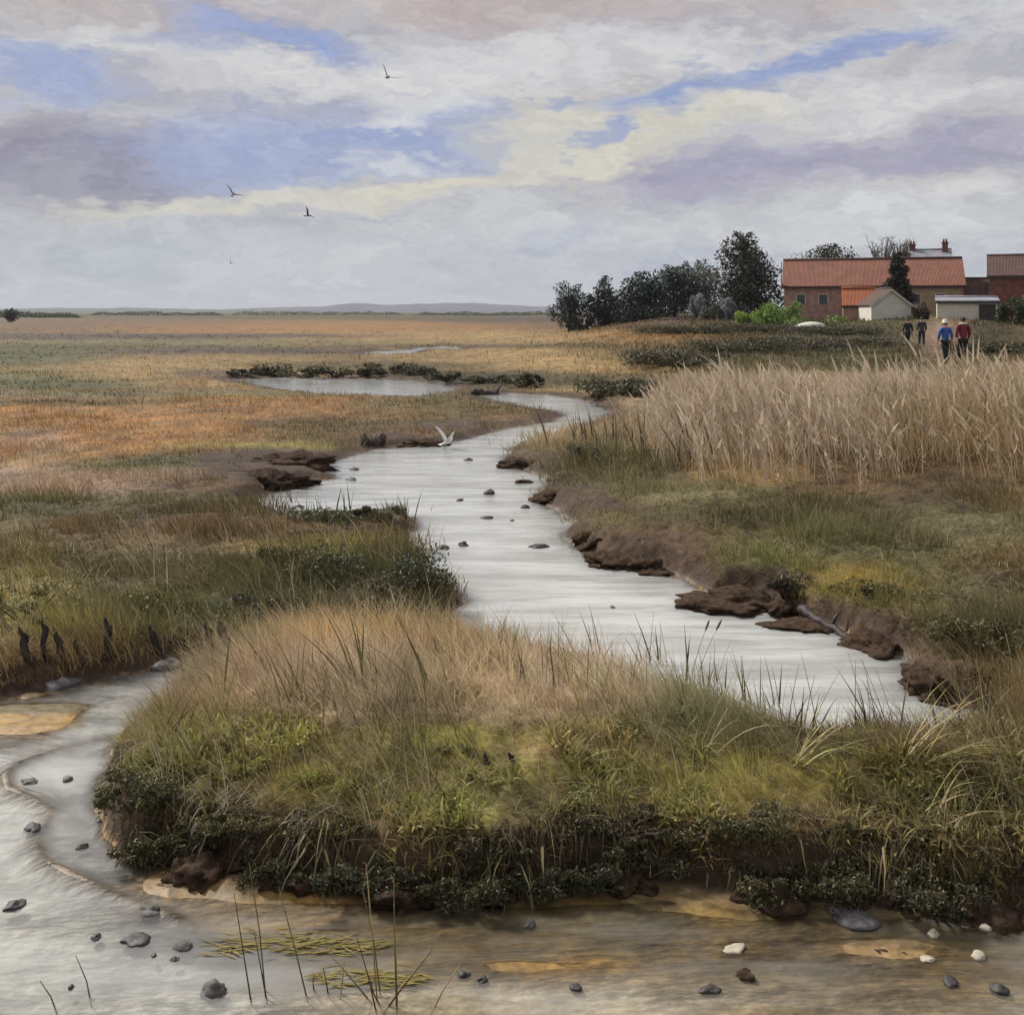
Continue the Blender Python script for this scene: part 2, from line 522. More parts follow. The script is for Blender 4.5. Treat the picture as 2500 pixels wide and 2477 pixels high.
def mat_water():
    m = bpy.data.materials.new('creek_water')
    m.use_nodes = True
    g = NT(m.node_tree)
    o = surf_out(g)
    pos = g.n('ShaderNodeNewGeometry').outputs['Position']
    bp = g.n('ShaderNodeBump')
    bp.inputs['Strength'].default_value = .5
    bp.inputs['Distance'].default_value = .03
    h = g.math('ADD', g.noise(g.vm('MULTIPLY', pos, (.8, 2.2, 1)), 2.4, 3, .5),
               g.math('MULTIPLY', g.noise(g.vm('MULTIPLY', pos, (1, 2.6, 1)), 13.0, 3, .5), .16))
    g.lk(h, bp.inputs['Height'])
    fr = g.n('ShaderNodeFresnel')
    fr.inputs[0].default_value = 1.33
    g.lk(bp.outputs[0], fr.inputs[1])
    gl = g.n('ShaderNodeBsdfGlossy')
    gl.inputs['Roughness'].default_value = .04
    g.lk(bp.outputs[0], gl.inputs['Normal'])
    tr = g.n('ShaderNodeBsdfTransparent')
    tr.inputs[0].default_value = (.96, .95, .92, 1)
    df = g.n('ShaderNodeBsdfDiffuse')
    silt = g.noise(g.vm('MULTIPLY', pos, (.45, 1.9, 1)), 1.0, 5, .65)
    cool = g.mix(g.ss(silt, .35, .65), (.45, .448, .42), (.74, .745, .715))
    warm = g.mix(g.ss(silt, .40, .58), (.44, .35, .21), (.82, .77, .66))
    spx = g.n('ShaderNodeSeparateXYZ')
    g.lk(pos, spx.inputs[0])
    wf = g.math('MULTIPLY', g.ss(g.math('ADD', spx.outputs[1], g.math('MULTIPLY', silt, 1.2)), 5.6, 6.8, 1.0, 0.0), g.ss(spx.outputs[0], -1.4, -.3))
    mudst = g.noise(g.vm('MULTIPLY', pos, (.5, 3.4, 1)), 2.3, 5, .7)
    g.lk(g.mix(g.ss(mudst, .56, .74, 0, .5), g.mix(wf, cool, warm), (.22, .16, .09)), df.inputs[0])
    m1 = g.n('ShaderNodeMixShader')
    dp = g.n('ShaderNodeAttribute', attribute_name='depth').outputs['Fac']
    g.lk(g.math('MULTIPLY', g.math('SUBTRACT', 1.0, g.math('EXPONENT', g.math('MULTIPLY', dp, -9.0))), .9), m1.inputs[0])
    g.lk(tr.outputs[0], m1.inputs[1])
    g.lk(df.outputs[0], m1.inputs[2])
    m2 = g.n('ShaderNodeMixShader')
    g.lk(fr.outputs[0], m2.inputs[0])
    g.lk(m1.outputs[0], m2.inputs[1])
    g.lk(gl.outputs[0], m2.inputs[2])
    g.lk(m2.outputs[0], o.inputs[0])
    return m


GRASS = mat_leaf('grass_blade')
LEAF = mat_leaf('shrub_leaf', .5, .25, .3)

# ------------------------------------------------------------------ mesh helpers
def tag(o, label=None, cat=None, group=None, kind=None):
    for k, v in (('label', label), ('category', cat), ('group', group), ('kind', kind)):
        if v:
            o[k] = v
    return o


def empty(name, loc, rz=0.0):
    o = bpy.data.objects.new(name, None)
    o.empty_display_size = .1
    col.objects.link(o)
    o.location = loc
    o.rotation_euler = (0, 0, rz)
    return o


def mesh_np(name, verts, faces_by_n, tint=None, extra=None, mats=(), smooth=False):
    """verts (n,3); faces_by_n: list of (m,k) index arrays"""
    me = bpy.data.meshes.new(name)
    verts = np.asarray(verts, np.float32)
    me.vertices.add(len(verts))
    me.vertices.foreach_set('co', verts.ravel())
    loops = np.concatenate([f.ravel() for f in faces_by_n]).astype(np.int32)
    sizes = np.concatenate([np.full(len(f), f.shape[1], np.int32) for f in faces_by_n])
    starts = np.concatenate([[0], np.cumsum(sizes)[:-1]]).astype(np.int32)
    me.loops.add(len(loops))
    me.loops.foreach_set('vertex_index', loops)
    me.polygons.add(len(sizes))
    me.polygons.foreach_set('loop_start', starts)
    if smooth:
        me.polygons.foreach_set('use_smooth', np.ones(len(sizes), bool))
    if tint is not None:
        a = me.attributes.new('tint', 'FLOAT_COLOR', 'POINT')
        c = np.ones((len(verts), 4), np.float32)
        c[:, :3] = tint
        a.data.foreach_set('color', c.ravel())
    if extra:
        for k, arr in extra.items():
            a = me.attributes.new(k, 'FLOAT', 'POINT')
            a.data.foreach_set('value', np.asarray(arr, np.float32))
    for m in mats:
        me.materials.append(m)
    me.update(calc_edges=True)
    me.validate()
    return me


def link(name, me, parent=None):
    o = bpy.data.objects.new(name, me)
    col.objects.link(o)
    if parent:
        o.parent = parent
    return o


def blade_mesh(name, pos, h, w, lean, colr, nseg=3, curve=1.6, mats=(GRASS,), tipw=0.0):
    """many bent tapering blades as one mesh; pos (n,3), lean (n,2) sideways reach as a share of the height"""
    n = len(pos)
    ang = rng.uniform(0, math.pi, n)
    ang = np.where(rng.random(n) < .5, ang * .35 - .5, ang)      # many broadsides
    side = np.stack([np.cos(ang), np.sin(ang), np.zeros(n)], 1)
    V = np.zeros((n, 2 * nseg + 1, 3))
    ln = np.sqrt(1 + 0.6 * (lean ** 2).sum(1))
    for k in range(nseg + 1):
        t = k / nseg
        c = pos.copy()
        c[:, 2] += h * (t / ln) * (1 - 0.12 * t * t * (lean ** 2).sum(1).clip(0, 3))
        c[:, 0] += h * lean[:, 0] * t ** curve / ln
        c[:, 1] += h * lean[:, 1] * t ** curve / ln
        if k < nseg:
            ww = (w * (1 - (t ** 1.5) * (1 - tipw)))[:, None] * .5
            V[:, 2 * k] = c - side * ww
            V[:, 2 * k + 1] = c + side * ww
        else:
            V[:, 2 * nseg] = c
    m = 2 * nseg + 1
    base = (np.arange(n) * m)[:, None]
    quads = np.concatenate([base + np.array([[2 * k, 2 * k + 1, 2 * k + 3, 2 * k + 2]]) for k in range(nseg - 1)]) if nseg > 1 else np.zeros((0, 4), int)
    tris = base + np.array([[2 * nseg - 2, 2 * nseg - 1, 2 * nseg]])
    tint = np.repeat(colr, m, axis=0)
    fl = [quads, tris] if nseg > 1 else [tris]
    return mesh_np(name, V.reshape(-1, 3), fl, tint, None, mats)


def leaf_arrays(c, size, colr, up=0.4, narrow=.5):
    """small folded leaves at points c"""
    n = len(c)
    d = rng.normal(size=(n, 3))
    d[:, 2] = np.abs(d[:, 2]) * .8 + up
    d /= np.linalg.norm(d, axis=1)[:, None]
    a = np.cross(d, rng.normal(size=(n, 3)))
    a /= np.linalg.norm(a, axis=1)[:, None] + 1e-9
    b = np.cross(d, a)
    s = (size * rng.uniform(.6, 1.3, n))[:, None]
    V = np.zeros((n, 4, 3))
    V[:, 0] = c - a * s * .5
    V[:, 1] = c - b * s * narrow * .5 + d * s * .12
    V[:, 2] = c + a * s * .5
    V[:, 3] = c + b * s * narrow * .5 + d * s * .12
    base = (np.arange(n) * 4)[:, None]
    F_ = np.concatenate([base + np.array([[0, 1, 2]]), base + np.array([[0, 2, 3]])])
    return V.reshape(-1, 3), F_, np.repeat(colr, 4, axis=0)


class MB:
    """collects tubes, boxes and free faces, then links them as one mesh"""
    def __init__(s):
        s.v, s.f = [], []

    def add(s, vs_, fs):
        o = len(s.v)
        s.v += [tuple(q) for q in vs_]
        s.f += [tuple(i + o for i in f) for f in fs]

    def tube(s, pts, rad, n=6, cap=True):
        pts = [Vector(p) for p in pts]
        rings = []
        ref = Vector((0.3, 1, 0.2))
        for i, p in enumerate(pts):
            d = (pts[min(i + 1, len(pts) - 1)] - pts[max(i - 1, 0)]).normalized()
            a = d.cross(ref).normalized()
            b = d.cross(a)
            r = rad[i] if hasattr(rad, '__len__') else rad
            rings.append([p + (a * math.cos(2 * math.pi * k / n) + b * math.sin(2 * math.pi * k / n)) * r for k in range(n)])
        vs_ = [q for ring in rings for q in ring]
        fs = []
        for i in range(len(pts) - 1):
            for k in range(n):
                fs.append((i * n + k, i * n + (k + 1) % n, (i + 1) * n + (k + 1) % n, (i + 1) * n + k))
        if cap:
            fs.append(tuple(range(n - 1, -1, -1)))
            fs.append(tuple((len(pts) - 1) * n + k for k in range(n)))
        s.add(vs_, fs)

    def box(s, x0, x1, y0, y1, z0, z1):
        s.add([(x0, y0, z0), (x1, y0, z0), (x1, y1, z0), (x0, y1, z0), (x0, y0, z1), (x1, y0, z1), (x1, y1, z1), (x0, y1, z1)],
              [(0, 3, 2, 1), (4, 5, 6, 7), (0, 1, 5, 4), (1, 2, 6, 5), (2, 3, 7, 6), (3, 0, 4, 7)])

    def slab(s, a, b, c, d, th):
        """thick sheet with corners a b c d (counter-clockwise from above)"""
        a, b, c, d = map(Vector, (a, b, c, d))
        n = (b - a).cross(d - a).normalized() * th
        lo = [q - n for q in (a, b, c, d)]
        s.add([a, b, c, d] + lo, [(0, 1, 2, 3), (7, 6, 5, 4), (0, 4, 5, 1), (1, 5, 6, 2), (2, 6, 7, 3), (3, 7, 4, 0)])

    def build(s, name, mat, parent=None, smooth=False):
        me = bpy.data.meshes.new(name)
        me.from_pydata([tuple(q) for q in s.v], [], s.f)
        me.materials.append(mat)
        if smooth:
            for p in me.polygons:
                p.use_smooth = True
        me.update()
        return link(name, me, parent)


def ground_z(x, y):
    """height of the built ground sheet"""
    i = int(np.clip(np.searchsorted(rows, y) - 1, 0, len(rows) - 2))
    t = x / y
    j = int(np.clip(np.searchsorted(tc_, t) - 1, 0, len(tc_) - 2))
    fy_ = (y - rows[i]) / (rows[i + 1] - rows[i])
    fx_ = (t - tc_[j]) / (tc_[j + 1] - tc_[j])
    Z = gz.reshape(len(rows), len(tc_))
    return float((Z[i, j] * (1 - fx_) + Z[i, j + 1] * fx_) * (1 - fy_) + (Z[i + 1, j] * (1 - fx_) + Z[i + 1, j + 1] * fx_) * fy_)


def ground_at(u, v):
    """where the line of sight through (u, v) meets the land"""
    z = 0.2
    for _ in range(12):
        x, y, _z = g3(u, v, z)
        z = .5 * z + .5 * ground_z(x, y)
    x, y, _z = g3(u, v, z)
    return x, y, ground_z(x, y)


# =================================================================== THE SETTING
# ---- ground: one sheet, fine near the creek and coarse towards the horizon
rows = [2.4]
while rows[-1] < 6000:
    y = rows[-1]
    if y < 4:
        st = .08
    elif y < 11:
        st = .03
    elif y < 60:
        st = .0045 * y - .0195
    else:
        st = .03 * y
    rows.append(y + st)
rows = np.array(rows)
tc_ = np.concatenate([np.linspace(-1.5, -.52, 26)[:-1], np.linspace(-.52, .52, 350), np.linspace(.52, 1.5, 26)[1:]])
TT, YY = np.meshgrid(tc_, rows)
XX = TT * YY
gx, gyy = XX.ravel(), YY.ravel()
gz, gd, gs = terrain(gx, gyy)
nr, nc = XX.shape
ci = plant_colour(gx, gyy, gz)
ci = ci * np.array((.72, .66, .6))                                   # thatch and soil between the stems
u_im = (1250 + F * gx / gyy) / S
v_im = (HOR + F * CAMH / gyy) / S
bank = np.minimum(gd, gs)
wz = .10 + .012 * np.clip(gyy - 6, 0, 60)
mudf = 1 - sm(bank + .05 * fbm(gx * 5, gyy * 5, 3, 61), .9 * wz, 2.2 * wz)
mudf = np.maximum(mudf, .9 * bare_mud(gx, gyy, gz) * (gd > 0))
mudcol = np.array(MUD) + (np.array((.085, .054, .036)) - np.array(MUD)) * sm(fbm(gx * 2, gyy * 2, 3, 63), -.2, .5)[:, None]
tint = ci * (1 - mudf[:, None]) + mudcol * mudf[:, None]
# creek bed: pale silt, cream sand in the near shallows, ochre mud with the bank's reflection painted in
silt = np.array((.60, .59, .54))
sand = np.array((.48, .39, .26))
nearb = sm(v_im, 1640, 1760) * sm(u_im + 90 * fbm(gx * .8, gyy * 2, 3, 66), 360, 620)
streak = sm(fbm(gx * .55, gyy * 4.2, 4, 68), -.15, .3)
sandc = sand * (1 - streak[:, None]) + np.array((.60, .54, .42)) * streak[:, None]
bed = silt * (1 - nearb[:, None]) + sandc * nearb[:, None]
och = sm(fbm(gx * .6, gyy * 2.6, 4, 65) + .9 * (1 - sm(v_im, 1740, 1850)), .1, .6) * sm(v_im, 1600, 1680) * sm(u_im + 60 * fbm(gx, gyy * 2, 2, 62), 300, 480)
ocol = np.array((.38, .23, .065)) + (np.array((.15, .12, .045)) - np.array((.38, .23, .065))) * sm(fbm(gx * .5 + 7, gyy * 2.4, 3, 70), -.1, .25)[:, None]  # ochre and olive mud, partly the bank's reflection put into the colour
bed = bed * (1 - .92 * och[:, None]) + ocol * .92 * och[:, None]
lft = sm(fbm(gx * .8 + 2, gyy * 2.2, 3, 72), -.1, .35) * (1 - sm(v_im, 1390, 1440)) * sm(v_im, 1240, 1290) * (1 - sm(u_im, 90, 220))
bed = bed * (1 - .85 * lft[:, None]) + np.array((.27, .165, .06)) * .85 * lft[:, None]
inb = sm(-gd + .12 * fbm(gx * 2, gyy * 4, 3, 64), .0, .55 + .3 * sm(gyy, 12, 30))  # wide muddy margin, its brown also painted in for the bank's reflection
tint = np.where((gd < 0)[:, None], tint * (1 - inb[:, None]) + bed * inb[:, None], tint)
osh = np.array((.31, .19, .060)) + (np.array((.13, .098, .040)) - np.array((.31, .19, .060))) * sm(fbm(gx * .8, gyy * 2.4, 4, 67), -.25, .3)[:, None]
gry = sm(fbm(gx * .7 + 3, gyy * 1.5, 3, 69), .1, .4)[:, None]
osh = osh * (1 - .4 * gry) + np.array((.15, .125, .10)) * .4 * gry
ins = np.maximum(sm(-gs, -.02, .12), (gd < .02) * sm(gz, -.025, .0))
tint = tint * (1 - ins[:, None]) + osh * ins[:, None]
drg = sdf_line(RIDGE, gx, gyy)
rdg = (1 - sm(drg, .03, .09)) * (gd < 0)
tint = tint * (1 - .8 * rdg[:, None]) + np.array((.19, .155, .125)) * .8 * rdg[:, None]
wet = np.maximum((1 - sm(gz, .0, .05)) * (gd < .1), ins) * (gyy < 60)
idx = np.arange(nr * nc).reshape(nr, nc)
quads = np.stack([idx[:-1, :-1].ravel(), idx[:-1, 1:].ravel(), idx[1:, 1:].ravel(), idx[1:, :-1].ravel()], 1)
gme = mesh_np('ground', np.stack([gx, gyy, gz], 1), [quads], tint, {'wet': wet}, (mat_ground(),), True)
tag(link('ground', gme), kind='structure')

# ---- water: one level sheet over every hollow that lies below it; it knows how deep it stands
low = (gz < .012) & (gyy < 120)
wq = quads[low[quads].any(axis=1)]
used = np.unique(wq)
remap = np.zeros(nr * nc, int)
remap[used] = np.arange(len(used))
wme = mesh_np('water', np.stack([gx[used], gyy[used], np.zeros(len(used))], 1), [remap[wq]], None, {'depth': np.maximum(0, -gz[used])}, (mat_water(),), True)
tag(link('water', wme), kind='structure')

# ---- hills far off on the horizon
def ridge(name, u0, u1, Y, peak, mat, seed):
    us = np.linspace(u0, u1, 140)
    X = (us * S - 1250) * Y / F
    env = np.sin(np.clip((us - u0) / (u1 - u0), 0, 1) * math.pi) ** .7
    hh = peak * env * (1 + .35 * fbm(us * .012, us * 0 + seed, 4, seed))
    V, Fc = [], []
    for i, x in enumerate(X):
        V += [(x, Y - 420, -1), (x, Y - 160, hh[i] * .55), (x, Y, hh[i]), (x, Y + 420, -1)]
    for i in range(len(X) - 1):
        for k in range(3):
            Fc.append((i * 4 + k, (i + 1) * 4 + k, (i + 1) * 4 + k + 1, i * 4 + k + 1))
    m = MB()
    m.add(V, Fc)
    return tag(m.build(name, mat, smooth=True), kind='structure')


ridge('hills', 380, 1260, 4200, 31, mat_plain('hill_haze_purple', (.075, .065, .10), .95, .3, .01, 0), 5)  # purple of distant haze put into the hill colour
ridge('hills', -300, 620, 3600, 14, mat_plain('hill_wood', (.06, .075, .05), .95, .3, .01, 0), 9)

# =================================================================== GRASS AND REEDS (stuff)
def sample_land(n, u0, u1, v0, v1, zref=.3, ymax=190, margin=1.0):
    u = rng.uniform(u0, u1, n)
    v = rng.uniform(v0, v1, n)
    y = (CAMH - zref) * F / (v * S - HOR)
    ok = (y > 3) & (y < ymax)
    u, y = u[ok], y[ok]
    x = (u * S - 1250) * y / F
    z, d, ds = terrain(x, y)
    dl = np.minimum(d, ds)
    wz_ = (.05 + .010 * np.clip(y - 6, 0, 60)) * margin
    keep = (dl + .06 * fbm(x * 5, y * 5, 3, 71) > wz_) & (rng.random(len(x)) > .9 * bare_mud(x, y, z))
    return x[keep], y[keep], z[keep], dl[keep]


def jitter_col(c, lo=.65, hi=1.4, straw=.15):
    n = len(c)
    k = rng.uniform(lo, hi, n)[:, None]
    h = rng.normal(1, .025, (n, 3))
    c = c * k * h
    m = (rng.random(n) < straw)[:, None]
    return np.clip(np.where(m, c * .45 + np.array((.40, .33, .19)) * .55, c), .004, .85)


def grass_sheet(name, label, n, box, hfun, lean0, leansd, wmin, wpx, straw, zref=.3, ymax=190, bright=1.25, nseg=3, thin=None, per=1, trad=.05):
    """blades grow in tufts of `per` that share a colour and splay outwards"""
    x, y, z, dl = sample_land(n // per, *box, zref=zref, ymax=ymax)
    if thin is not None:
        k = thin(x, y, dl)
        x, y, z, dl = x[k], y[k], z[k], dl[k]
    c = jitter_col(plant_colour(x, y, z) * bright, .62, 1.45, straw=straw)
    h = hfun(x, y, dl) * rng.uniform(.55, 1.35, len(x))
    lean = np.stack([lean0 + rng.normal(0, leansd * .7, len(x)), rng.normal(-.1, leansd * .7, len(x))], 1)
    edge = (1 - sm(dl, .05, .4)) * (y < 8.5)
    lean[:, 1] -= .7 * edge
    if per > 1:
        x, y, z, c, h, lean = (np.repeat(q, per, axis=0) for q in (x, y, z, c, h, lean))
        n = len(x)
        r = trad * np.clip(y / 7, .8, 4) * (h / .2).clip(.6, 1.6)
        ox, oy = rng.normal(0, 1, n), rng.normal(0, 1, n)
        x, y = x + ox * r, y + oy * r
        lean = lean + .30 * np.stack([ox, oy], 1) + rng.normal(0, leansd * .5, (n, 2))
        h = h * rng.uniform(.4, 1.1, n)
        c = c * rng.uniform(.75, 1.25, (n, 1))
    n = len(x)
    w = np.maximum(wmin, wpx * y / 1098) * rng.uniform(.7, 1.3, n)
    o = link(name, blade_mesh(name, np.stack([x, y, z - .015], 1), h, w, lean, c, nseg))
    return tag(o, label, 'grass', kind='stuff')


def tuft(x, y, f, seed):
    return fbm(x * f, y * f, 3, seed)


# the far flats left and right: short, patchy
grass_sheet('salt_marsh_turf', 'short orange and olive salt marsh turf on the far flats', 110000, (-200, 2150, 596, 900),
            lambda x, y, d: .10 + .13 * sm(tuft(x, y, .5, 81), -.2, .5), -.25, .4, .012, .85, .12, nseg=2,
            thin=lambda x, y, d: y > 17.5, per=3, trad=.05)
def slope_grass():
    # rough grass on the rising ground before the houses and the tree belt
    n = 42000
    y = rng.uniform(30, 118, n)
    t = rng.uniform(.0, .62, n)
    x = t * y
    z, d, ds = terrain(x, y)
    k = (d > .6) & (rng.random(n) < sm(t, .0, .16) * sm(y, 28, 48)) & ~((np.abs((1250 + F * t) / S - 1765 + (y - 45) * .4) < 22) & (y > 40) & (y < 84))
    x, y, z = x[k], y[k], z[k]
    n = len(x)
    c = jitter_col(plant_colour(x, y, z) * 1.2, .6, 1.4, .18)
    h = rng.uniform(.12, .34, n) * (.5 + .8 * sm(fbm(x * .3, y * .3, 3, 79), -.3, .4))
    o = link('slope_grass', blade_mesh('slope_grass', np.stack([x, y, z - .02], 1), h, rng.uniform(.7, 1.4, n) * .0011 * y, rng.normal(0, .4, (n, 2)), c, 2))
    tag(o, 'rough olive grass on the slope before the houses', 'grass', kind='stuff')


slope_grass()
# the bank left of the creek
grass_sheet('rough_bank_grass', 'rough olive grass covering the bank left of the creek', 80000, (-250, 900, 900, 1260),
            lambda x, y, d: .06 + .26 * sm(tuft(x, y, 1.3, 83), -.25, .45) ** 1.5, -.4, .45, .006, .8, .09,
            thin=lambda x, y, d: (y < 18.5) & (y > 8.2), per=9, trad=.05)
# the bank right of the creek
grass_sheet('sloping_bank_grass', 'olive and brown grass on the sloping bank right of the creek', 130000, (900, 2200, 780, 1400),
            lambda x, y, d: .06 + .26 * sm(tuft(x, y, 1.1, 85), -.25, .45) ** 1.5 + .30 * sm(y, 15.5, 20) * rng.random(len(x)), .0, .5, .006, .8, .09,
            thin=lambda x, y, d: (y < 30) & (y > 7.6), per=9, trad=.05, nseg=2)
# the marsh going on to the left and right of the view
grass_sheet('outer_marsh_grass', 'rough marsh grass beyond the left side of the view', 16000, (-1100, -200, 640, 1300),
            lambda x, y, d: .12 + .16 * sm(tuft(x, y, .8, 84), -.3, .5), -.3, .45, .012, 1.3, .18, nseg=2, per=4, trad=.06)
# the bank nearest the viewer
def fg_h(x, y, d):
    v = (HOR + F * (CAMH - .4) / y) / S
    tall = 1 - sm(v + 40 * tuft(x, y, 1.5, 87), 1310, 1400)
    return .05 + .13 * sm(tuft(x, y, 2.4, 89), -.25, .45) ** 1.4 + (.12 + .14 * sm(tuft(x, y, 1.7, 90), -.4, .4)) * tall


grass_sheet('mixed_bank_grass', 'tan and yellow green grass covering the nearest bank', 132000, (120, 2200, 1150, 1690),
            fg_h, -.35, .40, .0035, .62, .22, bright=1.45, zref=.35, ymax=11, thin=lambda x, y, d: (y < 9.9), per=12, trad=.035)


def leaf_litter():
    # broad leaves growing low between the grass of the nearest bank, and flattened dead straw
    x, y, z, dl = sample_land(30000, 150, 2150, 1340, 1640, zref=.35, ymax=9)
    k = fbm(x * 2.1, y * 2.1, 3, 75) > -.05
    x, y, z = x[k], y[k], z[k]
    n = len(x)
    c = jitter_col(plant_colour(x, y, z) * 1.6 * .6 + np.array((.28, .26, .08)) * .4, .6, 1.35, .05)
    lean = rng.normal(0, .9, (n, 2)) + np.array((-.1, -.35))
    o = link('broad_leaf_cover', blade_mesh('broad_leaf_cover', np.stack([x, y, z + .01], 1), rng.uniform(.05, .13, n), rng.uniform(.010, .022, n), lean, c, 3, 1.5, (LEAF,), .5))
    tag(o, 'broad yellow green leaves growing low on the nearest bank', 'ground cover', kind='stuff')
    x, y, z, dl = sample_land(16000, -200, 2150, 1000, 1640, zref=.35, ymax=14)
    n = len(x)
    a = rng.uniform(0, 6.28, n)
    lean = np.stack([np.cos(a), np.sin(a)], 1) * rng.uniform(1.5, 4, n)[:, None]
    c = jitter_col(np.tile(np.array((.34, .27, .16)), (n, 1)), .5, 1.3, 0)
    o = link('dead_straw', blade_mesh('dead_straw', np.stack([x, y, z + .03], 1), rng.uniform(.10, .28, n), np.maximum(.003, .0006 * y), lean, c, 2, 1.1))
    tag(o, 'flattened dead straw lying among the bank grass', 'straw', kind='stuff')


leaf_litter()


def long_blades():
    # single long blades standing out of the bank grass, leaning with the wind
    for (nm, lab, n, box, zr, ym, hh) in (('long_bank_grass', 'long single grass blades leaning across the nearest bank', 5200, (300, 2150, 1200, 1580), .4, 9.9, .30),
                                          ('long_left_grass', 'long single grass blades leaning on the bank left of the creek', 2600, (-200, 860, 980, 1240), .35, 16, .30)):
        x, y, z, dl = sample_land(n, *box, zref=zr, ymax=ym)
        k = fbm(x * 1.5, y * 1.5, 3, 73) > -.12
        x, y, z = x[k], y[k], z[k]
        n = len(x)
        pick = rng.integers(0, 5, n)
        c = jitter_col(np.array(((.15, .13, .05), (.10, .085, .045), (.36, .29, .18) if 'bank' in nm else (.20, .165, .085), (.28, .26, .10) if 'bank' in nm else (.16, .145, .06), (.42, .35, .23)))[pick], .7, 1.3, 0)
        lean = np.stack([rng.normal(-.45, .45, n), rng.normal(-.1, .35, n)], 1)
        o = link(nm, blade_mesh(nm, np.stack([x, y, z], 1), hh * rng.uniform(.6, 1.7, n), np.maximum(.0045, .0007 * y) * rng.uniform(.8, 1.6, n), lean, c, 5, 1.5))
        tag(o, lab, 'grass', kind='stuff')


long_blades()


def lip_fringe():
    """dark roots and dead grass hanging over the broken edge of the nearest bank"""
    x, y, z, dl = sample_land(120000, 120, 2200, 1380, 1700, zref=.25, ymax=9, margin=.3)
    k = (dl < .28) & (y < 8) & (rng.random(len(x)) < .05 + .45 * sm(fbm(x * 3.0, y * 3.0, 3, 77), .05, .4))
    x, y, z, dl = x[k], y[k], z[k], dl[k]
    e = .03
    gx_ = (np.minimum(*terrain(x + e, y)[1:]) - np.minimum(*terrain(x - e, y)[1:])) / (2 * e)
    gy_ = (np.minimum(*terrain(x, y + e)[1:]) - np.minimum(*terrain(x, y - e)[1:])) / (2 * e)
    gl = np.sqrt(gx_ ** 2 + gy_ ** 2) + 1e-6
    n = len(x)
    out = -np.stack([gx_ / gl, gy_ / gl], 1) + rng.normal(0, .35, (n, 2))
    h = rng.uniform(.05, .20, n) * (.6 + .6 * sm(fbm(x * 2, y * 2, 2, 78), -.3, .4))
    c = np.where((rng.random(n) < .55)[:, None], np.array((.075, .055, .032)), np.array((.13, .11, .045)))
    c = np.where((rng.random(n) < .12)[:, None], np.array((.30, .24, .13)), c)
    c = jitter_col(c, .6, 1.4, 0)
    V = np.zeros((n, 7, 3))
    sd_ = np.stack([-out[:, 1], out[:, 0], np.zeros(n)], 1) * rng.uniform(.002, .006, n)[:, None]
    for q in range(4):
        t = q / 3
        ctr = np.stack([x + out[:, 0] * h * .8 * t, y + out[:, 1] * h * .8 * t, z + h * (.45 * t - 1.15 * t * t)], 1)
        if q < 3:
            ctr = ctr + rng.normal(0, .006, (n, 3)) * (q > 0)
            V[:, 2 * q], V[:, 2 * q + 1] = ctr - sd_ * (1 - .25 * q), ctr + sd_ * (1 - .25 * q)
        else:
            V[:, 6] = ctr
    b_ = (np.arange(n) * 7)[:, None]
    o = link('hanging_grass_fringe', mesh_np('hanging_grass_fringe', V.reshape(-1, 3),
             [np.concatenate([b_ + np.array([[0, 1, 3, 2]]), b_ + np.array([[2, 3, 5, 4]])]), b_ + np.array([[4, 5, 6]])], np.repeat(c, 7, axis=0), None, (GRASS,)))
    tag(o, 'dark dead grass hanging over the edge of the nearest bank', 'grass', kind='stuff')


lip_fringe()


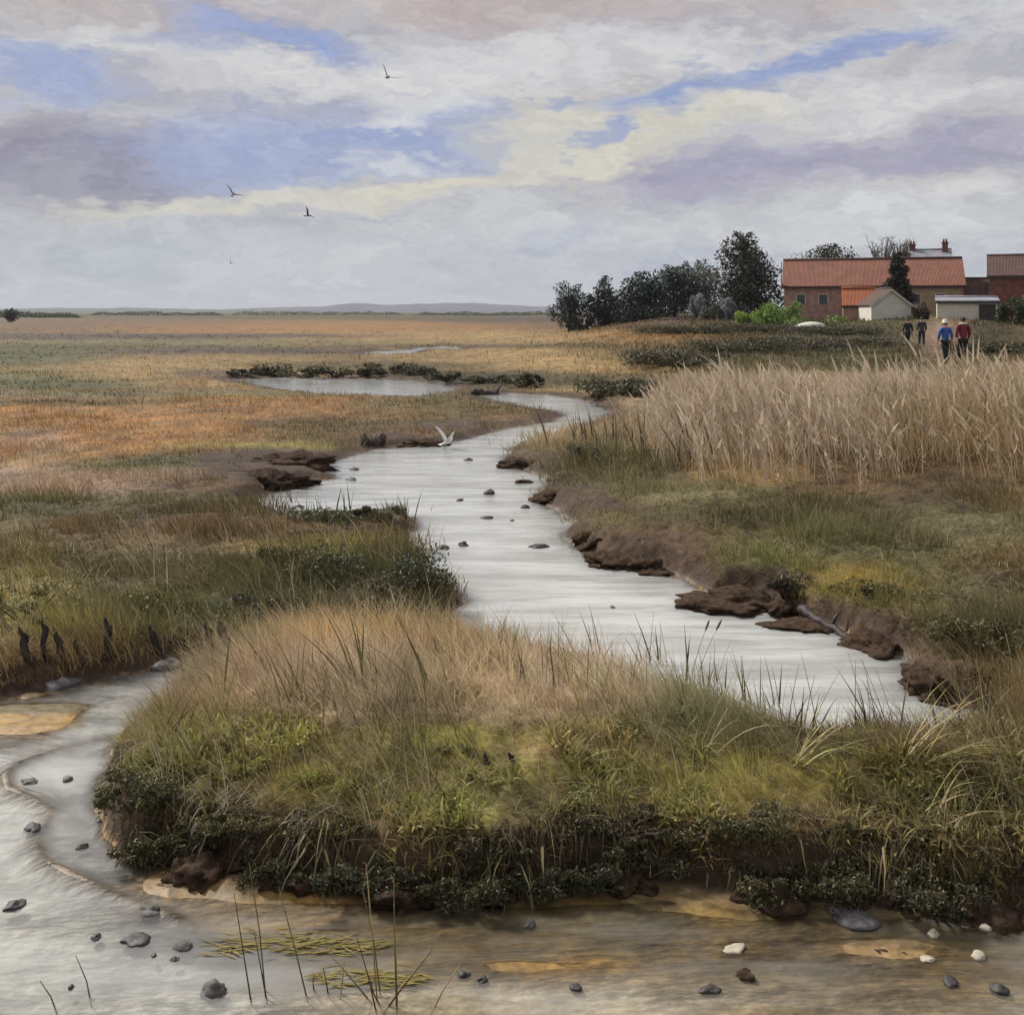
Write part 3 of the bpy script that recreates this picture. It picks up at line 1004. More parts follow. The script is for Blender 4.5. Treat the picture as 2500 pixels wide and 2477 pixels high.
# the tall tan reed bed on the right
def reed_bed():
    n = 12500
    u = rng.uniform(1150, 2250, n)
    v = rng.uniform(735, 900, n)
    y = (CAMH - .7) * F / (v * S - HOR)
    x = (u * S - 1250) * y / F
    front = np.interp(u, [1150, 1230, 1400, 1932, 2250], [800, 826, 852, 872, 880]) + 26 * fbm(u * .02, u * 0, 3, 91) + np.abs(rng.normal(0, 9, n))
    left = np.interp(v, [742, 800, 876], [1215, 1175, 1250])
    z, d, ds = terrain(x, y)
    pr = (1 - sm(v - front, -58, 22)) * .85 + .15 * (1 - sm(v - front, 0, 40))
    pr = pr * (.45 + .55 * sm(fbm(x * .5, y * .5, 3, 92), -.35, .25)) * sm(u - left, -25, 90)
    k = (rng.random(n) < pr) & (d > .4)
    u, v, x, y, z, front = u[k], v[k], x[k], y[k], z[k], front[k]
    n = len(x)
    h = rng.uniform(.85, 1.35, n) * np.interp(y, [18, 24, 33], [1.12, .92, .62]) * (1 + .5 * fbm(x * .7, y * .7, 3, 93)) * rng.uniform(.75, 1.15, n)
    h = h * np.interp(u, [1150, 1320], [.7, 1])
    h = h * (1 - .6 * sm(v - front, -40, 10) * rng.random(n))
    lean = np.stack([rng.normal(-.26, .24, n), rng.normal(0, .2, n)], 1)
    base = np.stack([x, y, z], 1)
    och = sm(u + 200 * fbm(x, y, 2, 95), 1600, 1850)[:, None]
    c = np.array((.53, .42, .31)) * (1 - och) + np.array((.49, .375, .225)) * och
    c = jitter_col(c, .7, 1.25, 0)
    grn = (rng.random(n) < .14)[:, None]
    c = np.where(grn, c * .35 + np.array((.10, .10, .04)), c)
    me = [blade_mesh('reed', base, h, np.maximum(.012, .0008 * y), lean, c, 4, 1.5, tipw=.45)]
    # plumes at the tips
    ln = np.sqrt(1 + .6 * (lean ** 2).sum(1))
    tip = base.copy()
    tt = .80
    tip[:, 2] += h * tt / ln
    tip[:, 0] += h * lean[:, 0] * tt ** 1.5 / ln
    tip[:, 1] += h * lean[:, 1] * tt ** 1.5 / ln
    kk = rng.random(n) < .6
    cp = jitter_col(np.tile(np.array((.62, .51, .38)), (n, 1)), .75, 1.2, 0)
    me.append(blade_mesh('plume', tip[kk], h[kk] * .24, rng.uniform(.03, .055, kk.sum()), lean[kk] * 1.8, cp[kk], 3, 1.2, tipw=.3))
    # leaves hanging off the stems
    for q in (.3, .5, .66):
        lp = base.copy()
        lp[:, 2] += h * q / ln
        lp[:, 0] += h * lean[:, 0] * q ** 1.5 / ln
        l2 = np.stack([rng.normal(-.2, .9, n), rng.normal(0, .7, n)], 1)
        me.append(blade_mesh('leaf', lp, h * rng.uniform(.2, .4, n), np.full(n, .018), l2, jitter_col(c, .7, 1.2, 0), 2, 1.8))
    vs_, fq, tn, off = [], {}, [], 0
    o = link('reed_bed', me[0])
    tag(o, 'tall pale tan reeds with feathery plumes on the right, standing stems', 'reeds', kind='stuff')
    o2 = link('reed_plume_mass', me[1], o)
    o2['kind'] = 'stuff'
    for m_ in me[2:]:
        q = link('reed_leaf_mass', m_, o)
        q['kind'] = 'stuff'


reed_bed()


# =================================================================== PLANTS AS THINGS
def stem_obj(name, pts, r0, mat, parent, n=5, r1=None):
    m = MB()
    k = len(pts)
    r1 = r0 * .25 if r1 is None else r1
    m.tube(pts, [r0 + (r1 - r0) * i / (k - 1) for i in range(k)], n)
    return m.build(name, mat, parent, True)


def arc(base, lean, h, n=6, curve=1.6):
    b = Vector(base)
    return [b + Vector((lean[0] * h * (i / (n - 1)) ** curve, lean[1] * h * (i / (n - 1)) ** curve, h * (i / (n - 1)) * (1 - .1 * (i / (n - 1)) ** 2 * (lean[0] ** 2 + lean[1] ** 2)))) for i in range(n)]


STALK = {
    'dark': mat_plain('dark_stalk', (.07, .055, .035), .8, .4, 20, 0),
    'olive': mat_plain('olive_stalk', (.15, .13, .05), .7, .35, 20, 0),
    'tan': mat_plain('tan_stalk', (.36, .27, .14), .75, .3, 20, 0),
    'lime': mat_plain('lime_stalk', (.34, .33, .10), .6, .3, 20, 0),
    'ochre': mat_plain('ochre_stalk', (.40, .27, .05), .7, .3, 20, 0),
}


def blade_obj(name, pts, w, mat, parent, side):
    """one broad tapering leaf with a folded midrib"""
    m = MB()
    k = len(pts)
    side = Vector(side).normalized()
    V, Fc = [], []
    for i, p in enumerate(pts):
        t = i / (k - 1)
        ww = w * (1 - t ** 2) * (.55 + .9 * t * (1 - t) * 2) * .5 + .0006
        p = Vector(p)
        V += [p - side * ww, p - Vector((0, 0, ww * .35)), p + side * ww]
    for i in range(k - 1):
        for j in range(2):
            Fc.append((i * 3 + j, i * 3 + j + 1, i * 3 + j + 4, i * 3 + j + 3))
    m.add(V, Fc)
    return m.build(name, mat, parent, True)


def reed_clump(label, u, v, n, h, spread, lean, cols, r=.004, heads=0, group='reed clumps on the nearest bank', name='reed_clump', zoff=0):
    x, y, z = ground_at(u, v)
    e = empty(name, (x, y, z + zoff))
    tag(e, label, 'reeds', group)
    rr = random.Random(int(u * 7 + v))
    for i in range(n):
        b = (rr.gauss(0, spread), rr.gauss(0, spread * .6), -.03)
        l_ = (lean + rr.gauss(0, .18), rr.gauss(0, .15))
        hh = h * rr.uniform(.6, 1.15)
        pts = arc(b, l_, hh, 7, 1.4)
        mat = STALK[rr.choice(cols)]
        if rr.random() < .55:
            blade_obj('leaf', pts, r * rr.uniform(2.5, 4.2), mat, e, (rr.uniform(.6, 1), rr.uniform(-.4, .4), 0))
        else:
            s_ = stem_obj('stem', pts, r * rr.uniform(.7, 1.1), mat, e)
            if heads > 0:
                heads -= 1
                p0, p1 = Vector(pts[-2]), Vector(pts[-1])
                q = [p0.lerp(p1, t) for t in (.3, .6, 1.0, 1.3)]
                m = MB()
                m.tube(q, [.003, .009, .008, .002], 6)
                m.build('seed_head', STALK['dark'], s_, True)
    return e


for a in (
    ('leaning olive reed clump left of centre where the bank top turns tan', 470, 1290, 9, .55, .10, -.30, ('olive', 'dark', 'tan')),
    ('sparse olive reed stems leaning left beside the ochre strip', 560, 1330, 7, .60, .12, -.35, ('olive', 'tan')),
    ('thin reed clump in the tan grass below the dark shrubs', 700, 1290, 8, .55, .14, -.40, ('olive', 'olive', 'dark')),
    ('pair of long dark reeds leaning over the tan grass near the centre', 790, 1310, 6, .62, .08, -.38, ('olive', 'dark')),
    ('fine upright reeds standing against the pale creek near its left bend', 1010, 1290, 8, .42, .10, .05, ('tan', 'olive', 'dark')),
    ('tall reeds rising in front of the middle of the creek', 1120, 1270, 10, .55, .12, -.12, ('tan', 'olive', 'dark')),
    ('dense dark reed clump standing against the pale creek', 1235, 1280, 14, .52, .07, -.15, ('dark', 'olive', 'dark', 'tan')),
    ('reeds right of the dense dark clump leaning right', 1330, 1320, 9, .50, .10, .15, ('olive', 'dark', 'tan')),
    ('tall tan reeds in front of the widest water', 1430, 1360, 11, .58, .10, -.1, ('tan', 'olive', 'dark')),
    ('broad green reed clump behind the arching sedge', 1530, 1400, 13, .42, .10, .02, ('olive', 'lime', 'olive')),
    ('leaning reeds at the right end of the nearest bank', 1660, 1390, 10, .52, .10, -.3, ('olive', 'tan', 'dark')),
    ('short reeds beside the water at the far right', 1800, 1420, 8, .36, .12, -.3, ('tan', 'olive')),
    ('crossing pale reed leaves over the left creek edge', 330, 1400, 12, .40, .10, .55, ('lime', 'olive', 'tan')),
):
    reed_clump(*a)
for a in (
    ('dark green reed leaves at the creek bend below the reed bed', 1105, 835, 10, .75, .25, -.18, ('olive', 'dark')),
    ('second dark green reed clump at the creek bend', 1165, 845, 11, .85, .25, -.2, ('olive', 'dark', 'tan')),
    ('olive reed clump leading the reed bed at its left end', 1215, 860, 10, .85, .25, -.2, ('olive', 'tan')),
    ('tall dark reeds at the left of the reed bed', 1300, 880, 8, 1.25, .25, -.22, ('dark', 'olive')),
    ('long olive reeds reaching out of the reed bed', 1350, 890, 7, 1.2, .22, -.3, ('olive', 'tan')),
    ('dark leaning reeds in the middle of the reed bed', 1460, 850, 7, 1.1, .3, -.3, ('dark', 'olive')),
    ('ochre reed clump towards the right of the reed bed', 1700, 860, 10, 1.2, .3, -.2, ('ochre', 'ochre', 'tan')),
    ('golden ochre reed clump near the right edge', 1830, 865, 11, 1.25, .3, -.15, ('ochre', 'ochre', 'olive')),
    ('ochre reeds at the right edge of the reed bed', 1915, 870, 8, 1.15, .25, -.2, ('ochre', 'tan')),
):
    reed_clump(*a, r=.009, group='reed clumps in front of the reed bed')
for a in (
    ('single dark reed stem at the left end of the grassy islet', 556, 965, 3, .5, .04, .0, ('dark',)),
    ('three thin dark stems in the middle of the grassy islet', 645, 965, 5, .45, .10, .05, ('dark', 'olive')),
    ('two thin dark stems at the right tip of the grassy islet', 772, 985, 4, .55, .06, .0, ('dark',)),
):
    reed_clump(*a, r=.006, group='thin stems on the islet')
reed_clump('sedge stem with a dark seed head standing before the creek', 1300, 1300, 3, .62, .02, .14, ('dark',), heads=2, group=None, name='sedge_plant')


def sedge(label, u, v, n, h, dirs, cols, w=.007):
    """long leaves fanning from one crown, stiff at first, then bending over"""
    x, y, z = ground_at(u, v)
    e = empty('sedge_plant', (x, y, z))
    tag(e, label, 'sedge', 'arching sedges on the nearest bank')
    rr = random.Random(int(u + v))
    for i in range(n):
        d = rr.choice(dirs) + rr.gauss(0, .55)
        el = rr.uniform(.35, 1.25)
        ln = h * rr.uniform(.55, 1.25)
        drop = rr.uniform(.2, 1.0)
        b = (rr.gauss(0, .035), rr.gauss(0, .03))
        pts, p_, a_ = [], Vector((b[0], b[1], -.02)), el
        for k in range(9):
            pts.append(p_.copy())
            p_ = p_ + Vector((math.cos(d) * math.cos(a_), math.sin(d) * math.cos(a_) * .8, math.sin(a_))) * ln / 8
            a_ -= drop * (.05 + .30 * k / 8)
        blade_obj('leaf', pts, w * rr.uniform(.6, 1.4), STALK[rr.choice(cols)], e, (-math.sin(d), math.cos(d), rr.uniform(-.3, .6)))
    return e


LM = ('lime', 'olive', 'olive', 'tan', 'lime')
sedge('arching yellow green sedge in the middle of the right foreground', 1500, 1440, 30, .50, (0.0, 2.6, 3.1, 5.6), LM)
sedge('large yellow green sedge fanning right at the right foreground', 1700, 1450, 40, .60, (0, .3, 5.7, 2.8), LM, .009)
sedge('pale sedge leaves hanging over the dark bank at right', 1740, 1560, 28, .45, (.2, 5.8, 3.4, 4.4), ('lime', 'tan', 'olive'))
sedge('yellow sedge leaves near the right edge of the view', 1880, 1480, 26, .48, (2.9, 5.6, 3.6), LM)
sedge('long thin sedge leaves crossing the grass at centre right', 1310, 1430, 26, .50, (2.8, 3.3, 5.8, .2), LM)
sedge('small sedge tuft hanging over the bank at the left tip', 300, 1430, 18, .26, (3.6, 3.2, 5.8), ('olive', 'lime'), .006)
sedge('yellow green sedge tuft above the dark centre of the bank', 1080, 1440, 20, .34, (3.3, 5.5, .2), LM, .006)


def lumps(n, rx, ry, rz, k, seed):
    """points through the volume of a bush made of k lumps"""
    r_ = np.random.default_rng(seed)
    cc = np.stack([r_.uniform(-.75, .75, k) * rx, r_.uniform(-.75, .75, k) * ry, r_.uniform(.15, .75, k) * rz], 1)
    i = r_.integers(0, k, n)
    g_ = r_.normal(size=(n, 3))
    g_ /= np.linalg.norm(g_, axis=1)[:, None]
    rad = r_.uniform(.35, 1, n)[:, None] ** .6
    s_ = ((.5 if k < 15 else .34) * r_.uniform(.35, 1.25, k))[i][:, None]
    p = cc[i] + g_ * rad * s_ * np.array((rx, ry, rz)) * np.array((.75, .75, .85))
    p[:, 2] = np.abs(p[:, 2])
    return p, cc, i


def shrub(label, base, rx, ry, rz, n, leaf, colr, group=None, name='salt_marsh_shrub', cat='shrub', k=7, narrow=.5, up=.4):
    sd_ = int(abs(base[0] * 991 + base[1] * 137 + rz * 71)) % 100000
    e = empty(name, base)
    tag(e, label, cat, group)
    p, cc, ii = lumps(n, rx, ry, rz, k, sd_)
    kc = np.random.default_rng(sd_ + 1).uniform(.7, 1.3, (k, 1))
    c = jitter_col(np.array(colr) * kc[ii], .65, 1.4, .04)
    V, F_, T = leaf_arrays(p, leaf, c, up, narrow)
    link('foliage', mesh_np('foliage', V, [F_], T, None, (LEAF,)), e)
    m = MB()
    for q in cc:
        m.tube([(q[0] * .15, q[1] * .15, -.04), tuple(q * .6), tuple(q)], [leaf * .28, leaf * .2, leaf * .1], 4)
    m.build('woody_stems', mat_plain('shrub_wood', (.10, .075, .05), .85, .3, 12, .1), e)
    return e


DK, MG, OL, LI, BL = (.072, .074, .034), (.11, .112, .04), (.17, .155, .05), (.34, .33, .09), (.05, .062, .036)
FGROUP = 'leafy clumps hanging on the nearest bank'
for (lab, u, v, rx, rz, c) in (
    ('dark leafy clump at the left tip of the nearest bank', 268, 1500, .22, .24, MG),
    ('olive leafy clump above the left tip of the nearest bank', 330, 1450, .20, .14, OL),
    ('green clump low on the left flank of the nearest bank', 300, 1560, .20, .20, (.085, .085, .035)),
    ('dark clump hanging at the waterline left of the ochre flat', 410, 1590, .24, .22, DK),
    ('dark leafy clump right of the waterline clump', 520, 1610, .20, .20, DK),
    ('olive green clump above the dark waterline clumps', 470, 1540, .22, .14, (.12, .115, .04)),
    ('blackish green clump below the lime green tufts', 690, 1610, .30, .24, BL),
    ('olive clump on the bank edge above the blackish one', 640, 1540, .24, .14, (.15, .14, .045)),
    ('dark green clump below the hanging lime grass', 840, 1625, .22, .22, DK),
    ('brown clump on the bank edge left of centre', 930, 1575, .18, .16, (.085, .07, .04)),
    ('small blue green leafy clump under the bank at centre', 990, 1620, .18, .20, BL),
    ('small blue green clump right of the centre one', 1105, 1620, .17, .20, BL),
    ('brownish leafy clump beside the blue green pair', 1215, 1620, .20, .22, (.085, .085, .045)),
    ('dark brown clump on the bank edge right of centre', 1160, 1545, .28, .14, (.065, .055, .035)),
    ('broad olive clump above the ochre mud at centre right', 1390, 1590, .28, .20, MG),
    ('dark green clump above the mud right of centre', 1490, 1630, .22, .22, DK),
    ('olive brown clump on the bank edge in the right foreground', 1540, 1550, .26, .16, (.10, .09, .04)),
    ('large dark leafy clump in the right foreground', 1650, 1635, .28, .26, DK),
    ('dark brown clump near the right edge above the mud', 1780, 1660, .22, .26, (.06, .055, .035)),
    ('dark olive clump on the bank edge near the right edge', 1790, 1560, .26, .18, (.085, .08, .035)),
    ('dark clump at the right edge of the nearest bank', 1905, 1620, .24, .26, (.065, .06, .035)),
):
    x, y, z = ground_at(u, v)
    shrub(lab, (x, y - rx * .12, max(.01, z - .06)), rx * 1.45, rx * .75, rz * .8, 2600, .024, np.array(c) * .6 + np.array((.045, .038, .018)), FGROUP, k=22)
for (lab, u, v, rx, rz, c) in (
    ('lime green leafy tuft at the left of the bank top', 470, 1460, .13, .10, LI),
    ('bright lime tuft in the middle of the left bank top', 570, 1485, .15, .10, LI),
    ('wide lime tuft right of the bright one', 690, 1490, .18, .10, (.30, .30, .08)),
    ('pale yellow green tuft at the top centre of the bank', 860, 1420, .14, .08, (.36, .33, .13)),
    ('yellow olive tuft on the bank top at left', 500, 1400, .14, .08, (.33, .30, .10)),
    ('lime tuft hanging over the dark bank below centre', 850, 1545, .14, .14, (.30, .30, .08)),
    ('olive lime tuft hanging over the bank right of centre', 1290, 1520, .20, .12, (.25, .25, .06)),
    ('small pale tufts on the dark bank at centre', 1090, 1520, .14, .10, (.32, .32, .12)),
    ('yellow olive tuft at the top right of the bank', 1620, 1400, .18, .10, (.27, .26, .07)),
):
    shrub(lab, ground_at(u, v), rx, rx * .7, rz, 700, .022, c, 'yellow green tufts on the nearest bank', name='leafy_tuft', cat='plant', k=6, narrow=.35, up=.2)
for (lab, u, v, rx, rz, c) in (
    ('large dark green shrub at the point of the left bank', 780, 1120, .50, .28, DK),
    ('dark shrub behind the point of the left bank', 690, 1090, .80, .36, (.06, .068, .03)),
    ('wide dark olive shrub along the foot of the left bank', 560, 1180, .75, .30, (.065, .062, .032)),
    ('bluish dark shrub at the foot of the left bank', 700, 1165, .30, .16, BL),
    ('olive shrub with yellow tips on the left bank', 560, 1075, .7, .28, (.11, .10, .04)),
    ('green shrub on the left half of the grassy islet', 610, 985, .45, .26, (.08, .09, .035)),
    ('brown green shrub on the right half of the grassy islet', 720, 980, .42, .26, (.10, .085, .04)),
    ('dark clump on the mud corner where the creek bends', 700, 838, .35, .30, (.055, .045, .045)),
    ('yellow green bush at the left edge of the view', 60, 1170, .55, .34, (.17, .16, .05)),
    ('olive bush on the left bank above the dark stakes', 300, 1160, .45, .22, OL),
    ('dark bush on the right bank beside the reed leaves', 1120, 870, .6, .35, (.085, .085, .04)),
    ('brown bush on the right bank edge by the log', 1480, 1120, .32, .22, (.075, .06, .035)),
    ('olive bush at the right edge above the last water', 1850, 1230, .5, .28, (.11, .10, .035)),
    ('dark olive bush on the right bank below the pale streak', 1660, 1130, .5, .2, (.10, .10, .035)),
):
    shrub(lab, ground_at(u, v), rx, rx * .7, rz, 1600, .04, c, 'bushes on the middle banks', k=9)
ORD = ('leftmost', 'second from left', 'third from left', 'fourth from left', 'fifth from left', 'sixth from left', 'seventh from left', 'eighth from left', 'ninth from left', 'rightmost')
for i, (u, v) in enumerate(((455, 708), (515, 706), (575, 711), (632, 711), (688, 708), (738, 706), (790, 708), (850, 718), (915, 722), (985, 728))):
    shrub(ORD[i] + ' low dark shrub in the row behind the far pool', g3(u, v, .12), .95 + .25 * (i % 3), .5, .36 + .07 * ((i * 7) % 4), 1100, .11,
          ((.075, .07, .04), (.06, .06, .035), (.085, .08, .045))[i % 3], 'low shrubs behind the far pool', k=16)
for (lab, u, v, rx, rz) in (
    ('dark olive scrub at the creek head by the reed bed', 1170, 745, 1.2, .9),
    ('olive scrub behind the left end of the reed bed', 1280, 690, 2.0, 1.1),
    ('dark scrub in front of the bright field left of the houses', 1390, 665, 2.6, 1.2),
    ('dark scrub behind the middle of the reed bed', 1500, 660, 2.6, 1.2),
    ('wide dark scrub on the slope below the tree belt', 1300, 630, 3.4, 1.1),
    ('wide dark scrub on the slope below the green bush', 1450, 625, 3.6, 1.1),
    ('wide olive scrub on the slope below the boat hull', 1570, 630, 3.0, 1.0),
    ('low scrub beside the path to the houses', 1640, 650, 2.0, 1.0),
    ('low scrub at the right of the two walkers', 1890, 668, 2.0, 1.0),
):
    shrub(lab, ground_at(u, v), rx * 1.4, 2.0, rz * .62, 4200, .13, (.085, .078, .042), 'scrub behind the reed bed', k=40)

# =================================================================== TREES
BARK = mat_plain('bark', (.07, .055, .045), .9, .35, 3, .3, 10)


def tree(name, label, u, vbase, vtop, Y, wid, kind, colr, n=2600, leaf=.3, k=16, group=None, seed=1):
    n, leaf, k = int(n * 2.2), leaf * 1.05, int(k * 1.5)
    r_ = random.Random(seed)
    bx, by, _ = gy(u, vbase, Y)
    zt = gy(u, vtop, Y)[2]
    zb = ground_z(bx, by) - .1
    H = zt - zb
    e = empty(name, (bx, by, zb))
    tag(e, label, 'tree', group)
    tr = MB()
    tr.tube([(0, 0, -.2), (.04 * H * .3, 0, H * .3), (-.02 * H, .02 * H, H * .62), (0, 0, H * .93)], [H * .035, H * .028, H * .016, H * .004], 7)
    cs, rs = [], []
    W2 = wid / 2
    for i in range(k):
        t = (i + .5) / k
        if kind == 'cone':
            zz = H * (.06 + .90 * t)
            rad = W2 * (1 - t) ** .75 + .08
        elif kind == 'round':
            zz = H * (.16 + .74 * t)
            rad = W2 * math.sin(math.pi * (.16 + .78 * t)) ** .7
        else:
            zz = H * (.06 + .88 * t)
            rad = W2 * (1 - .62 * t ** 1.8)
        a = i * 2.4 + r_.uniform(-.5, .5)
        q = r_.uniform(.35, .95) * rad
        c = (math.cos(a) * q, math.sin(a) * q, zz + r_.uniform(-.03, .03) * H)
        cs.append(c)
        rs.append(max(.35, rad * r_.uniform(.5, .75)))
        tr.tube([(0, 0, max(.15 * H, zz - .22 * H * (1 - t))), (c[0] * .55, c[1] * .55, zz - .05 * H), c], [H * .011 * (1.2 - t), H * .007, H * .002], 4)
    if kind == 'spiky':
        for (dx, dz, ll) in ((-.22, 1.0, .10), (.16, 1.0, .11), (-.42, .84, .07), (.34, .88, .08), (-.05, .97, .06)):
            cs.append((dx * W2, 0, H * (dz - .04)))
            rs.append(ll * H * .42)
            tr.tube([(0, 0, H * .72), (dx * W2 * .7, 0, H * (dz - .12)), (dx * W2 * 1.15, 0, H * dz)], [H * .012, H * .008, H * .002], 4)
    tr.build('trunk', BARK, e, True)
    cs, rs = np.array(cs), np.array(rs)
    g_ = np.random.default_rng(seed + 5)
    i = g_.choice(len(cs), n, p=(rs ** 2) / (rs ** 2).sum())
    d = g_.normal(size=(n, 3))
    d /= np.linalg.norm(d, axis=1)[:, None]
    p = cs[i] + d * (g_.uniform(.2, 1.08, n) ** .6 * rs[i])[:, None] * np.array((1, 1, .8))
    p[:, 2] = np.maximum(p[:, 2], .1)
    kc = g_.uniform(.5, 1.7, (len(cs), 1)) * np.stack([g_.uniform(.85, 1.25, len(cs)), np.ones(len(cs)), g_.uniform(.8, 1.1, len(cs))], 1)
    c = jitter_col(np.array(colr) * kc[i], .6, 1.6, .02)
    V, F_, T = leaf_arrays(p, leaf, c, .3, .6)
    link('crown', mesh_np('crown', V, [F_], T, None, (LEAF,)), e)
    return e


def bare_tree(label, u, vbase, vtop, Y, wid, seed, group=None):
    r_ = random.Random(seed)
    bx, by, _ = gy(u, vbase, Y)
    zb = ground_z(bx, by) - .1
    H = gy(u, vtop, Y)[2] - zb
    e = empty('bare_tree', (bx, by, zb))
    tag(e, label, 'tree', group)
    m = MB()
    m.tube([(0, 0, -.2), (.05, 0, H * .4), (0, .05, H * .6)], [H * .03, H * .022, H * .014], 6)
    m.build('trunk', BARK, e, True)
    b = MB()
    for i in range(26):
        a = r_.uniform(0, 6.28)
        z0 = H * r_.uniform(.3, .6)
        q = wid / 2 * r_.uniform(.3, 1)
        top = Vector((math.cos(a) * q, math.sin(a) * q, H * r_.uniform(.75, 1.0)))
        mid = Vector((top.x * .5, top.y * .5, (z0 + top.z) * .5 + .1))
        b.tube([(0, 0, z0), mid, top], [H * .011, H * .007, H * .003], 4)
        for j in range(7):
            t = r_.uniform(.35, 1)
            o = mid.lerp(top, t)
            q2 = o + Vector((r_.gauss(0, .35), r_.gauss(0, .35), r_.uniform(.15, .6)))
            b.tube([o, q2], [H * .004, H * .0018], 3)
    b.build('crown', mat_plain('bare_twigs', (.13, .115, .10), .9, .3, 3, 0), e)
    return e


TG = 'dark tree belt left of the houses'
tree('pine_tree', 'small dark leaning tree at the left end of the tree belt', 1074, 576, 524, 112, 3.4, 'round', (.03, .045, .042), 1300, .26, 10, TG, 3)
tree('fir_tree', 'dark pointed tree, second in the tree belt', 1142, 578, 516, 112, 4.8, 'cone', (.032, .045, .036), 2000, .28, 16, TG, 4)
tree('fir_tree', 'dark double topped tree, third in the tree belt', 1208, 578, 512, 110, 4.4, 'spiky', (.026, .04, .032), 2300, .28, 15, TG, 5)
tree('broad_tree', 'dark broad tree in the middle of the tree belt', 1272, 577, 498, 110, 5.0, 'round', (.038, .05, .042), 2300, .28, 15, TG, 6)
tree('grey_tree', 'paler grey green tree left of the tallest tree', 1318, 577, 482, 116, 4.8, 'round', (.085, .10, .085), 2000, .28, 14, TG, 8)
tree('tall_cypress', 'tallest dark tree of the belt, ragged twin leaders on top', 1405, 574, 436, 104, 6.0, 'spiky', (.045, .048, .036), 5200, .28, 24, TG, 9)
tree('round_tree', 'round dark tree rising behind the left half of the long roof', 1562, 560, 450, 112, 6.4, 'round', (.045, .05, .036), 2600, .28, 18, None, 10)
tree('small_round_tree', 'small rounded treetop behind the long roof, right of the larger one', 1600, 560, 470, 118, 2.8, 'round', (.06, .055, .05), 700, .25, 8, None, 12)
tree('yew_tree', 'dark tree standing in front of the long roof', 1693, 596, 474, 91, 2.1, 'spiky', (.032, .03, .022), 2600, .22, 16, None, 13)
tree('dark_tree', 'dark treetop behind the long roof beside the brick chimney', 1712, 560, 462, 113, 2.6, 'round', (.05, .045, .035), 900, .26, 9, None, 16)
bare_tree('thin bare grey tree behind the middle of the long roof', 1664, 540, 448, 118, 3.4, 14, 'bare trees behind the long roof')
bare_tree('bare brown tree beside the brick chimney', 1700, 540, 452, 120, 2.4, 15, 'bare trees behind the long roof')

for (lab, u, v, Y, rx, rz, c) in (
    ('dark undergrowth at the left end of the tree belt', 1095, 579, 110, 1.9, 1.5, (.035, .045, .04)),
    ('dark undergrowth below the second and third trees', 1175, 580, 109, 2.2, 1.7, (.032, .042, .036)),
    ('dark undergrowth below the broad tree', 1250, 580, 107, 2.2, 1.6, (.035, .045, .038)),
    ('brownish undergrowth below the tallest tree', 1410, 582, 101, 2.0, 1.3, (.05, .05, .04)),
    ('pale lilac grey bush at the foot of the tallest tree', 1372, 576, 100, 1.2, 2.0, (.30, .30, .33)),
    ('pale lilac bush in front of the grey tree', 1318, 577, 103, 1.0, 2.2, (.26, .27, .29)),
    ('rounded grey green bush between the lilac bushes', 1345, 577, 99, 1.1, 1.6, (.11, .12, .09)),
    ('bright green bush at the left corner of the long building', 1475, 585, 88, 2.0, 2.0, (.17, .27, .06)),
    ('bright yellow green bush sloping down beside the tallest tree', 1425, 590, 90, 2.0, 1.25, (.20, .30, .05)),
    ('green hedge bush in front of the long building', 1540, 606, 82, 2.4, .85, (.15, .20, .05)),
    ('dark green garden bush at the right edge by the brick house', 1908, 606, 78, 1.2, 1.9, (.06, .085, .03)),
    ('small brown bush beside the white gabled shed', 1735, 600, 83, .8, 1.1, (.12, .095, .065)),
):
    bx, by, _ = gy(u, v, Y)
    shrub(lab, (bx, by, ground_z(bx, by) - .05), rx, rx * .8, rz, 2000, .22, c, None, 'garden_bush', 'bush', 10)

# hedges at the edge of the flats, on the horizon
HL = ('dark green hedge on the horizon at the left edge', 'long low green hedge on the horizon left of the hills', 'green hedge on the horizon below the hills',
      'low hedge on the horizon right of the hills')
for i, (u0, u1, Y, h) in enumerate(((-60, 150, 520, 3.0), (170, 420, 800, 3.2), (440, 760, 900, 3.4), (780, 1060, 760, 3.0))):
    x0, x1 = (u0 * S - 1250) * Y / F, (u1 * S - 1250) * Y / F
    n = 2600
    px = rng.uniform(x0, x1, n)
    hh = h * (.7 + .5 * fbm(px * .12, px * 0, 3, 101 + i)) * np.clip(np.minimum(px - x0, x1 - px) / 6, .3, 1)
    p = np.stack([px - (x0 + x1) / 2, rng.normal(0, 3, n), rng.uniform(0, 1, n) * hh], 1)
    V, F_, T = leaf_arrays(p, 1.0, jitter_col(np.tile(np.array((.10, .11, .065)), (n, 1)), .6, 1.4, 0), .3, .7)
    z0 = ground_z((x0 + x1) / 2, Y)
    e = empty('hedge', ((x0 + x1) / 2, Y, z0))
    tag(e, HL[i], 'hedge', 'hedges on the horizon')
    link('foliage', mesh_np('foliage', V, [F_], T, None, (LEAF,)), e)
tree('lone_tree', 'single small tree on the horizon at the left edge', 20, 592, 580, 300, 3.6, 'round', (.05, .06, .035), 500, .5, 8, None, 31)

